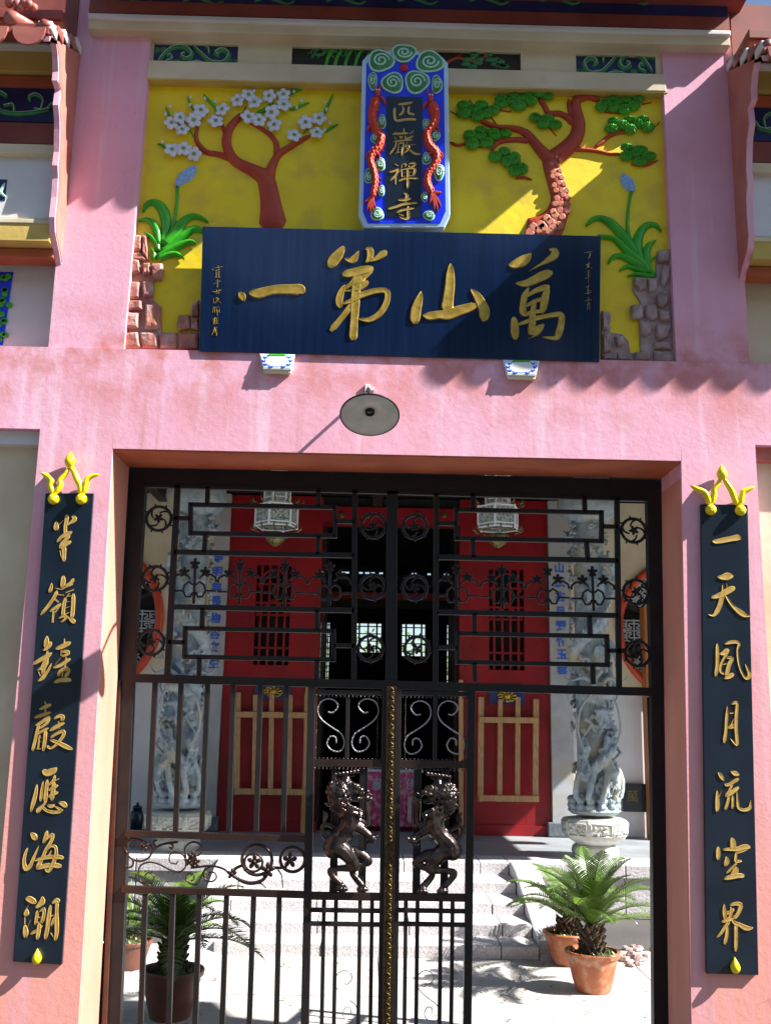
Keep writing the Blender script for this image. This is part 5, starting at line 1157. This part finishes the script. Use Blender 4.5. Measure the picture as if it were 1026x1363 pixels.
for z in (3.3, 3.0): hb_('tie_beam', (-4, 9, z), (4.4, 9.2, z+.14), DARKW)
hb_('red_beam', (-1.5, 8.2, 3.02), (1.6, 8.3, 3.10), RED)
# dark door leaves folded back in the opening
for x, s1 in ((rl1+.004, 1), (rr0-.004, -1)): hb_('door_leaf', (min(x, x+s1*.03), YW+.26, PZ), (max(x, x+s1*.03), YW+1.1, ztopd), DARKW)
# bushes behind the hall, seen through the back windows
bush = MB(); rb = random.Random(5)
for i in range(2600):
    c = Vector((rb.uniform(-2, 2.2), rb.uniform(15.5, 17), rb.uniform(.2, 2.9)+.5*rb.random())); a = Vector((rb.uniform(-1, 1), rb.uniform(-1, 1), rb.uniform(-1, 1))).normalized(); b = a.orthogonal().normalized()
    if rb.random() < .35 and c.z > 1.9: continue
    s1 = rb.uniform(.04, .10); bush.add([c+a*s1, c+b*s1*.5, c-a*s1, c-b*s1*.5], [(0, 1, 2, 3)])
b_ = bush.build('garden_hedge', LEAFY); tag(b_, 'leafy hedge glimpsed through the back windows of the hall', 'hedge', kind='stuff')
# porch roof that shades the temple front
pr = thing('porch_roof', 'timber porch roof over the temple front, its edge just above view', 'roof', (XC, 5, 3.9))
MB().box((-5, 3.42, 3.92), (5.2, YW+.3, 4.05)).build('roof_boards', DARKW, pr)
for k in range(9): MB().box((-4.6+k*1.15, 3.44, 3.80), (-4.5+k*1.15, YW-.02, 3.918)).build('rafter', DARKW, pr)
MB().box((-5, 4.62, 3.62), (5.2, 4.80, 3.80)).build('purlin', DARKW, pr)

# carved dragon columns
def column_mesh():
    rng = random.Random(11); m_ = MB(); H = 2.55; r0 = .145
    m_.lathe([(r0, 0), (r0*.97, H)], (0, 0, 0), 22)
    m_.lathe([(.20, 0), (.24, .03), (.20, .07)], (0, 0, 0), 20)
    q = []
    for i in range(90):
        u = i/89; a = -2.2+u*11.5; rad = .175+.035*math.sin(u*25); z = .30+u*2.15
        q.append((Vector((rad*math.cos(a), rad*math.sin(a), z)), .062*(1-.35*abs(u-.45))))
    m_.tube([p for p, r in q], [r for p, r in q], 10)
    for i, (p, r) in enumerate(q):       # spines
        if i % 2 == 0: o_ = Vector((p.x, p.y, 0)).normalized(); m_.tube([p+o_*r*.8+Vector((0, 0, r*.4)), p+o_*(r+.03)+Vector((0, 0, r+.015))], [.016, .004], 5)
        for k in range(3):                # scales
            o_ = Vector((p.x, p.y, 0)).normalized(); th = rng.uniform(-1.2, 1.2); m_.ball(p+(o_*math.cos(th)+Vector((0, 0, 1))*math.sin(th))*r*.93, .016, 6, 4)
    # front-facing head: muzzle, jaw with teeth, horns, whiskers  (front is -y)
    hz = 1.02
    m_.ball((-.02, -.20, hz), (.12, .09, .10), 12, 8); m_.ball((.06, -.27, hz-.01), (.09, .06, .045), 10, 7); m_.ball((.05, -.24, hz-.15), (.09, .06, .03), 10, 7)
    for k in range(6): m_.tube([(.0+.025*k, -.30, hz-.04), (.0+.025*k, -.30, hz-.075)], [.009, .003], 5)
    for s1 in (-1, 1):
        m_.tube(smooth([(s1*.04, -.2, hz+.07), (s1*.12, -.22, hz+.13), (s1*.24, -.20, hz+.10), (s1*.30, -.17, hz+.16)], 3), [.024, .022, .02, .018, .016, .014, .012, .010, .008, .004], 6)
        m_.tube(smooth([(.08*s1+.03, -.28, hz), (s1*.16, -.30, hz-.12), (s1*.19, -.27, hz-.32), (s1*.13, -.25, hz-.48)], 3), .012, 6)
        m_.ball((s1*.05, -.27, hz+.05), .026, 8, 6)
    for k in range(22):                   # beard and flames
        a = rng.uniform(-2.9, -.3); z = hz+rng.uniform(-.5, .25); p = Vector((.19*math.cos(a), .19*math.sin(a), z)); m_.tube([p, p+Vector((rng.uniform(-.07, .07), -.03, rng.uniform(-.13, -.04))), p+Vector((rng.uniform(-.08, .08), -.02, -.18))], [.03, .02, .006], 6)
    # legs with claws
    for (a, z) in ((-2.4, .62), (-.7, 1.45), (-2.1, 1.95), (-1.2, .42), (-.9, 2.2)):
        p = Vector((.17*math.cos(a), .17*math.sin(a), z)); e = p+Vector((.10*math.cos(a+.9), .10*math.sin(a+.9), -.14)); m_.tube([p, p.lerp(e, .5)+Vector((.02, -.05, 0)), e], [.05, .042, .03], 8)
        for k in range(4): m_.tube([e, e+Vector((.025*(k-1.5), -.03, -.07))], [.018, .006], 5)
    for k in range(150):                   # cloud scrolls and rocks
        a = rng.uniform(0, 6.283); z = rng.uniform(.1, 2.5); rr = rng.uniform(.022, .055); p = Vector((.175*math.cos(a), .175*math.sin(a), z)); t_ = Vector((-math.sin(a), math.cos(a), 0)); o_ = Vector((math.cos(a), math.sin(a), 0))
        m_.tube([p+o_*.01+(t_*math.cos(j*.7)+Vector((0, 0, 1))*math.sin(j*.7))*rr*(1-j/10) for j in range(9)], [.02-.0014*j for j in range(9)], 6)
    for k in range(26):                   # lotus/wave foot
        a = k*2*math.pi/13; z = .07+.05*(k % 2); p = Vector((.2*math.cos(a), .2*math.sin(a), z)); m_.ball(p, (.045, .045, .035), 7, 5)
    for k in range(5):                    # deep arched rock above the foot
        a = -2.6+k*.55; m_.tube(smooth([(.22*math.cos(a), .22*math.sin(a), .08), (.25*math.cos(a+.2), .25*math.sin(a+.2), .28), (.18*math.cos(a+.5), .18*math.sin(a+.5), .46)], 3), [.03]*7, 6)
    me = m_.mesh('raw'); o = bpy.data.objects.new('raw', me); COL.objects.link(o)
    r_ = o.modifiers.new('r', 'REMESH'); r_.mode = 'VOXEL'; r_.voxel_size = .0075; r_.use_smooth_shade = True
    sm = o.modifiers.new('s', 'SMOOTH'); sm.iterations = 1; sm.factor = .4
    dg = bpy.context.evaluated_depsgraph_get(); out_ = bpy.data.meshes.new_from_object(o.evaluated_get(dg)); out_.name = 'carved_shaft'; bpy.data.objects.remove(o)
    out_.polygons.foreach_set('use_smooth', [True]*len(out_.polygons)); out_.materials.clear(); out_.materials.append(STONE); return out_
cmesh = column_mesh()
YC = 4.80
for (px_, s1, lab) in ((237, -1, 'grey stone column carved with a coiling dragon, left of the steps'), (791, 1, 'grey stone column carved with a coiling dragon, right of the steps behind the potted palms')):
    x = P(px_, 1100, YC).x
    t = thing('dragon_column', lab, 'column', (x, YC, PZ), 'carved dragon columns')
    o = link('carved_shaft', cmesh, None, t); o.matrix_parent_inverse = Matrix(); o.location = (0, 0, .36); o.scale = (s1*.97, .97, 1.02)
    b = MB(); b.lathe([(.19, .0), (.21, .05), (.20, .09), (.17, .11)], (x, YC, PZ), 8, math.pi/8).build('foot_block', DRUM, t, bev=.006)
    MB().lathe([(.17, .111), (.255, .16), (.29, .22), (.295, .30), (.27, .325), (.20, .335)], (x, YC, PZ), 8, math.pi/8).build('octagonal_drum', DRUM, t, bev=.005)
    for k in range(8):      # carved panel on each face
        a = k*math.pi/4; n = Vector((math.cos(a), math.sin(a), -.16)).normalized(); t_ = Vector((-math.sin(a), math.cos(a), 0)); up = t_.cross(n)*-1; up = Vector((0, 0, 1)); c = Vector((x, YC, PZ+.245))+Vector((math.cos(a), math.sin(a), 0))*.268
        pm = MB(); rb = random.Random(k)
        for a1, b1 in (((-1, -1), (1, -1)), ((1, -1), (1, 1)), ((1, 1), (-1, 1)), ((-1, 1), (-1, -1))):
            f = lambda q: c+t_*q[0]*(.088+.004*q[1])+up*q[1]*.05+Vector((math.cos(a), math.sin(a), 0))*(.004*q[1]); pm.tube([f(a1), f(b1)], .006, 5)
        for j in range(12): pm.ball(c+t_*rb.uniform(-.07, .07)+up*rb.uniform(-.036, .036), rb.uniform(.010, .018), 6, 5)
        pm.build('carved_panel', DRUM, t, smooth=True)
    MB().lathe([(.16, 2.94), (.20, 2.97), (.26, 3.04), (.28, 3.12), (.27, 3.2), (.24, 3.38)], (x, YC, PZ), 24).build('bowl_capital', STONE, t, smooth=True)

# palace lanterns
def lantern(cx, y_top, label):
    YL = 4.15; k = (P(514, 700, YL)-P(513, 700, YL)).length; L = lambda x, y: P(x, y, YL); c = L(cx, y_top)
    t = thing('palace_lantern', label, 'lantern', (c.x, YL, c.z-.42), 'glass lanterns under the porch')
    MB().tube([(c.x, YL, c.z), (c.x, YL, 3.80)], .006, 5).build('hanging_rod', IRON, t)
    def tier(r, z0, z1):
        for j in range(6):
            a0, a1 = math.pi/6+j*math.pi/3-.26, math.pi/6+(j+1)*math.pi/3-.26
            A, B = Vector((c.x+r*math.cos(a0), YL+r*math.sin(a0), 0)), Vector((c.x+r*math.cos(a1), YL+r*math.sin(a1), 0)); n = ((A+B)/2-Vector((c.x, YL, 0))).normalized()
            pa, pb = A.lerp(B, .06), A.lerp(B, .94)
            MB().prism([(pa.x, pa.y, z0), (pb.x, pb.y, z0), (pb.x, pb.y, z1), (pa.x, pa.y, z1)], n*-.006).build('glass_pane', GLASS, t)
            f = MB().tube([(A.x, A.y, z0-.01), (A.x, A.y, z1+.01)], .009, 6)
            for z in (z0, z1, z0+(z1-z0)*.16): f.tube([(A.x, A.y, z), (B.x, B.y, z)], .007, 5)
            f.build('frame', GLASSF, t)
    zz = lambda y: L(cx, y).z
    tier(17*k, zz(y_top+48), zz(y_top+8)); tier(28*k, zz(y_top+80), zz(y_top+52)); 
    g = MB()
    for j in range(12):       # gilt fretwork wings
        a = j*math.pi/6; 
        for (r, z) in ((30*k, zz(y_top+50)), (22*k, zz(y_top+6)), (28*k, zz(y_top+84))):
            p = Vector((c.x+r*math.cos(a), YL+r*math.sin(a), z)); g.tube([p, p+Vector((math.cos(a)*.03, math.sin(a)*.03, .01)), p+Vector((math.cos(a)*.035, math.sin(a)*.035, .04))], [.010, .009, .004], 5)
    g.lathe([(.02, zz(y_top+102)-.02), (.075, zz(y_top+98)), (.10, zz(y_top+90)), (.05, zz(y_top+86))], (c.x, YL, 0), 12)
    for j in range(20): a = j*.9; g.ball((c.x+.09*math.cos(a), YL+.09*math.sin(a), zz(y_top+93)), .014, 5, 4)
    g.build('gilt_fretwork', GILTD, t, smooth=True, kind='stuff')
lantern(371, 622, 'glass palace lantern with white frame hanging at the left, before the red wall')
lantern(662, 624, 'glass palace lantern with white frame hanging at the right, before the red wall')

# wooden grilles leaning on the red walls
def grille(label, xs1, yt, yc, yb, ye, dxb):
    t = thing('wooden_barrier', label, 'barrier', P((xs1[0]+xs1[-1])/2, ye, YW-.2), 'wooden barriers before the red walls')
    f = lambda x, y: P(x, y, YW-.04-.16*max(0, (y-yt)/(ye-yt)))
    for i, x in enumerate(xs1):
        w_ = .058 if i in (0, len(xs1)-1) else .05
        MB().bar(f(x, yt+(i % 2)*3), f(x+dxb, ye if i in (0, len(xs1)-1) else yb+5), w_, .03).build('upright', WOOD, t, bev=.003)
    for y in (yc, yb): MB().bar(f(xs1[0]-3, y)-Vector((0, .032, 0)), f(xs1[-1]+3, y+(xs1[-1]-xs1[0])*.013)-Vector((0, .032, 0)), .058, .03).build('crosspiece', WOOD, t, bev=.003)
grille('raw wooden barrier with five uprights leaning on the left red wall', (317, 340.5, 362, 386.5, 409), 922, 951, 1053, 1058, -2)
grille('raw wooden barrier with four uprights leaning on the right red wall', (640, 665.5, 689, 713), 928, 958, 1062, 1067, -1)
for x, lab in ((615.5, 'tall bare wooden post at the right edge of the temple doorway'), (408.5, 'tall bare wooden post at the left edge of the temple doorway')):
    a = P(x, 908, YW-.25); tag(MB().bar((a.x, YW-.05, P(x, 905, YW-.05).z), (a.x, YW-.12, PZ), .045, .03).build('wooden_post', WOOD, None, bev=.003), lab, 'post')
# blue plaques with gilt knots
for x, y, lab in ((364, 918, 'left'), (674, 924, 'right')):
    t = thing('knot_plaque', 'small blue plaque with a gilt ornamental knot on the %s red wall' % lab, 'plaque', W(x, y+20), 'blue plaques on the red walls')
    a, b = W(x-24, y-13), W(x+24, y+14); MB().box((a.x, YW-.03, b.z), (b.x, YW-.002, a.z)).build('board', BLUEP, t, bev=.003)
    g = MB(); c = W(x, y+3)
    for k in range(10):
        u = k*.628; g.tube([(c.x+.03*math.cos(u), YW-.04, c.z+.02*math.sin(u)), (c.x+.09*math.cos(u+.2), YW-.05, c.z+.055*math.sin(u+.2)), (c.x+.10*math.cos(u+.6), YW-.04, c.z+.05*math.sin(u+.6))], .011, 5)
    g.ball((c.x, YW-.05, c.z), (.035, .02, .03), 8, 6); g.build('gilt_knot', GOLD, t, smooth=True)
# small black notice at the right
a, b = P(828.5, 1043, YW-.04), P(861, 1081, YW-.04)
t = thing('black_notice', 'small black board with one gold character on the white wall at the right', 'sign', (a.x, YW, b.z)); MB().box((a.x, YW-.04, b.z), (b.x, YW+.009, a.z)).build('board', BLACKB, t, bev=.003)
c = P(841.5, 1061, YW-.044); glyph('萬', Vector((c.x, YW-.044, c.z)), .13, GILTD, parent=t, ext=.003)
# altar table in the doorway
a, b = P(482, 1027, 6.75), P(560, 1106, 6.75)
t = thing('altar_table', 'altar table hung with a pink brocade cloth inside the temple doorway', 'table', ((a.x+b.x)/2, 6.9, PZ))
zt4 = a.z; m_ = MB(); n = 40
vs_ = []; 
for i in range(n+1):
    x = a.x+(b.x-a.x)*i/n
    for z, amp in ((zt4, 0), (zt4-.04, .004), (PZ+.02, .022)): vs_.append((x, 6.75+amp*math.sin(i*1.3), z))
m_.add(vs_, [(i*3+j, (i+1)*3+j, (i+1)*3+j+1, i*3+j+1) for i in range(n) for j in range(2)]); m_.add([(v[0], v[1]+.006, v[2]) for v in vs_], [(i*3+j, i*3+j+1, (i+1)*3+j+1, (i+1)*3+j) for i in range(n) for j in range(2)])
m_.build('cloth_front', CLOTH, t, smooth=True)
MB().box((a.x-.02, 6.73, zt4), (b.x+.02, 7.4, zt4+.03)).build('table_top', SKYB, t, bev=.004)
MB().box((a.x+.03, 6.80, PZ-.01), (b.x-.03, 7.35, zt4-.002)).build('table_body', RED, t)
for x, ch in ((503, '願'), (548, '佛')):
    c = P(x, 1045, 6.72); glyph(ch, Vector((c.x, 6.722, c.z)), .13, SKYB, parent=t)
c = P(545, 1072, 6.72); MB().box((c.x-.02, 6.712, c.z-.17), (c.x+.02, 6.722, c.z+.09)).build('white_strip', WHITEP, t)
for x, lab in ((477, 'left'), (546, 'right')):
    c = P(x, 1006, 7.0); t = thing('offering_stand', 'small yellow offering stand, %s one on the altar' % lab, 'stand', (c.x, 7.0, zt4+.03), 'offering stands on the altar')
    MB().box((c.x-.075, 6.95, zt4+.055), (c.x+.075, 7.08, zt4+.10)).build('tray', YENAM, t, bev=.005)
    for s1 in (-1, 1): MB().box((c.x+s1*.06-.01, 6.96, zt4+.03), (c.x+s1*.06+.01, 7.06, zt4+.0545)).build('foot', YENAM, t)
# dark object on the floor at the far left
c = P(183, 1078, YW-.15); t = thing('stone_drum_seat', 'dark lidded jar on the floor by the white wall at the far left', 'jar', (c.x, YW-.15, PZ))
MB().lathe([(.04, 0), (.06, .02), (.07, .12), (.055, .19), (.035, .21)], (c.x, YW-.15, PZ), 14).build('body', BLACKB, t, smooth=True); MB().lathe([(.05, .211), (.045, .235), (.012, .25), (.014, .27)], (c.x, YW-.15, PZ), 14).build('lid', BLACKB, t, smooth=True)

# ================================================================== POTTED CYCADS
def pot(t, c, r, h, mat=TERRAC):
    MB().lathe([(r*.62, 0), (r*.72, h*.25), (r*.88, h*.7), (r*.93, h*.86), (r*1.0, h*.87), (r*1.02, h*.97), (r*.99, h), (r*.90, h), (r*.88, h*.88), (.01, h*.87)], c, 36).build('pot', mat, t, smooth='auto')
    MB().lathe([(r*.87, h*.875), (r*.8, h*.90), (.02, h*.93)], c, 20).build('soil', SOIL, t, smooth=True)
    rb = random.Random(int(c[0]*100)); m_ = MB()
    for k in range(60):
        a = rb.uniform(0, 6.28); q = rb.uniform(.3, .85)*r; p = Vector((c[0]+q*math.cos(a), c[1]+q*math.sin(a), c[2]+h*.9)); m_.add([p, p+Vector((rb.uniform(-.02, .02), rb.uniform(-.02, .02), .03)), p+Vector((.012, .01, .004))], [(0, 1, 2)])
    m_.build('weeds', FROND, t, kind='stuff')
def cycad(label, px_, py_, r, h, nf, ln, seed, fz=1.0, elev=(.2, 1.35), bias=0, crown=True, tz=.16, mat=None):
    c = G(px_, py_, .006); rb = random.Random(seed)
    t = thing('potted_cycad', label, 'potted palm', c, 'potted cycads in the courtyard')
    pot(t, (c.x, c.y, .006), r, h, mat or TERRAC)
    top = Vector((c.x, c.y, h*.9+tz))
    st = MB().lathe([(.055, h*.88), (.065, h*.88+.04), (.06, h*.9+tz-.03), (.035, h*.9+tz+.02)], (c.x, c.y, 0), 14)
    for k in range(46): a = k*2.4; z = h*.9+tz*k/46; st.tube([(c.x+.058*math.cos(a), c.y+.058*math.sin(a), z), (c.x+.085*math.cos(a), c.y+.085*math.sin(a), z+.03)], [.014, .006], 5)
    st.build('stem', STEMB, t)
    for k in range(nf):
        az = k*2.39996+rb.uniform(-.15, .15); el = elev[0]+(elev[1]-elev[0])*(k/nf)**.8+rb.uniform(-.08, .08); L_ = ln*rb.uniform(.85, 1.1)*(1-.12*(k/nf))
        d = Vector((math.cos(az), math.sin(az), 0)); p = top.copy(); pts = []; n = 16; ang = el
        for i in range(n+1):
            pts.append(p.copy()); stp = L_/n; p = p+(d*math.cos(ang)+Vector((0, 0, math.sin(ang))))*stp; ang -= (.5+el*.9)*1.25/n*(.4+1.4*i/n)*fz*(1.15-.75*(k/nf)**2)
        m_ = MB(); m_.tube(pts, [.0065*(1-.75*i/n) for i in range(n+1)], 5)
        side_ = d.cross(Vector((0, 0, 1))).normalized()
        NL = 34
        for i in range(NL):
            u = .12+.88*i/(NL-1); f = u*n; j = min(int(f), n-1); q = pts[j].lerp(pts[j+1], f-j); tg = (pts[j+1]-pts[j]).normalized(); upv = side_.cross(tg)
            if upv.z < 0: upv = -upv
            ll = ln*.21*math.sin(math.pi*min(1, (u*.93+.05)))**.6*(1.0)
            for s1 in (-1, 1):
                dr = (side_*s1*.80+tg*.62+upv*.28+Vector((0, 0, rb.uniform(-.10, .05)))).normalized(); e = q+dr*ll*rb.uniform(.9, 1.05)+Vector((0, 0, -.012)); wv = tg*.0055
                mid_ = q.lerp(e, .5)+upv*.006
                m_.add([q-wv, q+wv, mid_+wv*.9, e, mid_-wv*.9], [(0, 1, 2, 4), (4, 2, 3)])
        m_.build('frond', FROND, t)
    return t
cycad('sunlit potted cycad palm at the right, in front, in an orange terracotta pot', 789, 1318, .165, .225, 24, .55, 4, elev=(.40, 1.5), fz=.66)
cycad('potted cycad palm partly hidden behind the front right one, by the steps', 757, 1282, .17, .20, 16, .52, 9, elev=(.35, 1.2), tz=.1, fz=.8)
cycad('shaded potted cycad palm at the left, behind the barred panel, in a pot coloured dark for shade', 226, 1353, .17, .24, 26, .52, 6, elev=(.15, 1.4), mat=TERRAD)
c = G(170, 1288, .006); t = thing('flower_pot', 'brown pot with low plants, further back at the far left', 'flower pot', c); pot(t, (c.x, c.y, .006), .15, .17, TERRAD)
m_ = MB(); rb = random.Random(2)
for k in range(260):
    a = rb.uniform(0, 6.28); e_ = rb.uniform(.2, 1.3); p = Vector((c.x, c.y, .17)); d = Vector((math.cos(a)*math.cos(e_), math.sin(a)*math.cos(e_), math.sin(e_))); q = p+d*rb.uniform(.1, .34); s1 = d.orthogonal().normalized()*.012; m_.add([q-s1, q+d*.05, q+s1, q-d*.03], [(0, 1, 2, 3)])
m_.build('foliage', FROND, t, kind='stuff')
# low clump of rubble by the steps
rub = MB(); rb = random.Random(8)
for k in range(22):
    p = G(rb.uniform(826, 880), rb.uniform(1262, 1288)); rub.ball((p.x, p.y, .012), (rb.uniform(.02, .055), rb.uniform(.02, .045), rb.uniform(.012, .03)), 6, 4, Matrix.Rotation(rb.uniform(0, 3), 3, 'Z'))
o = rub.build('rubble', ROCKR); tag(o, 'loose broken stones on the court behind the right palms', 'rubble', kind='stuff')

# a few fallen leaves and grit on the court
lf = MB(); rb = random.Random(31)
for k in range(170):
    x, y = rb.uniform(-1.6, 2.0), rb.uniform(1.2, 2.85); a = rb.uniform(0, 6.28); q = rb.uniform(.008, .022); d = Vector((math.cos(a), math.sin(a), rb.uniform(-.1, .3)))*q; e = Vector((-math.sin(a), math.cos(a), 0))*q*.4; c = Vector((x, y, .012+abs(d.z)))
    lf.add([c-d, c+e, c+d, c-e], [(0, 1, 2, 3)])
tag(lf.build('fallen_leaves', M('dry_leaf', (.20, .11, .04), .8, (.10, .06, .03), 9)), 'dry fallen leaves scattered over the pale court', 'leaves', kind='stuff')
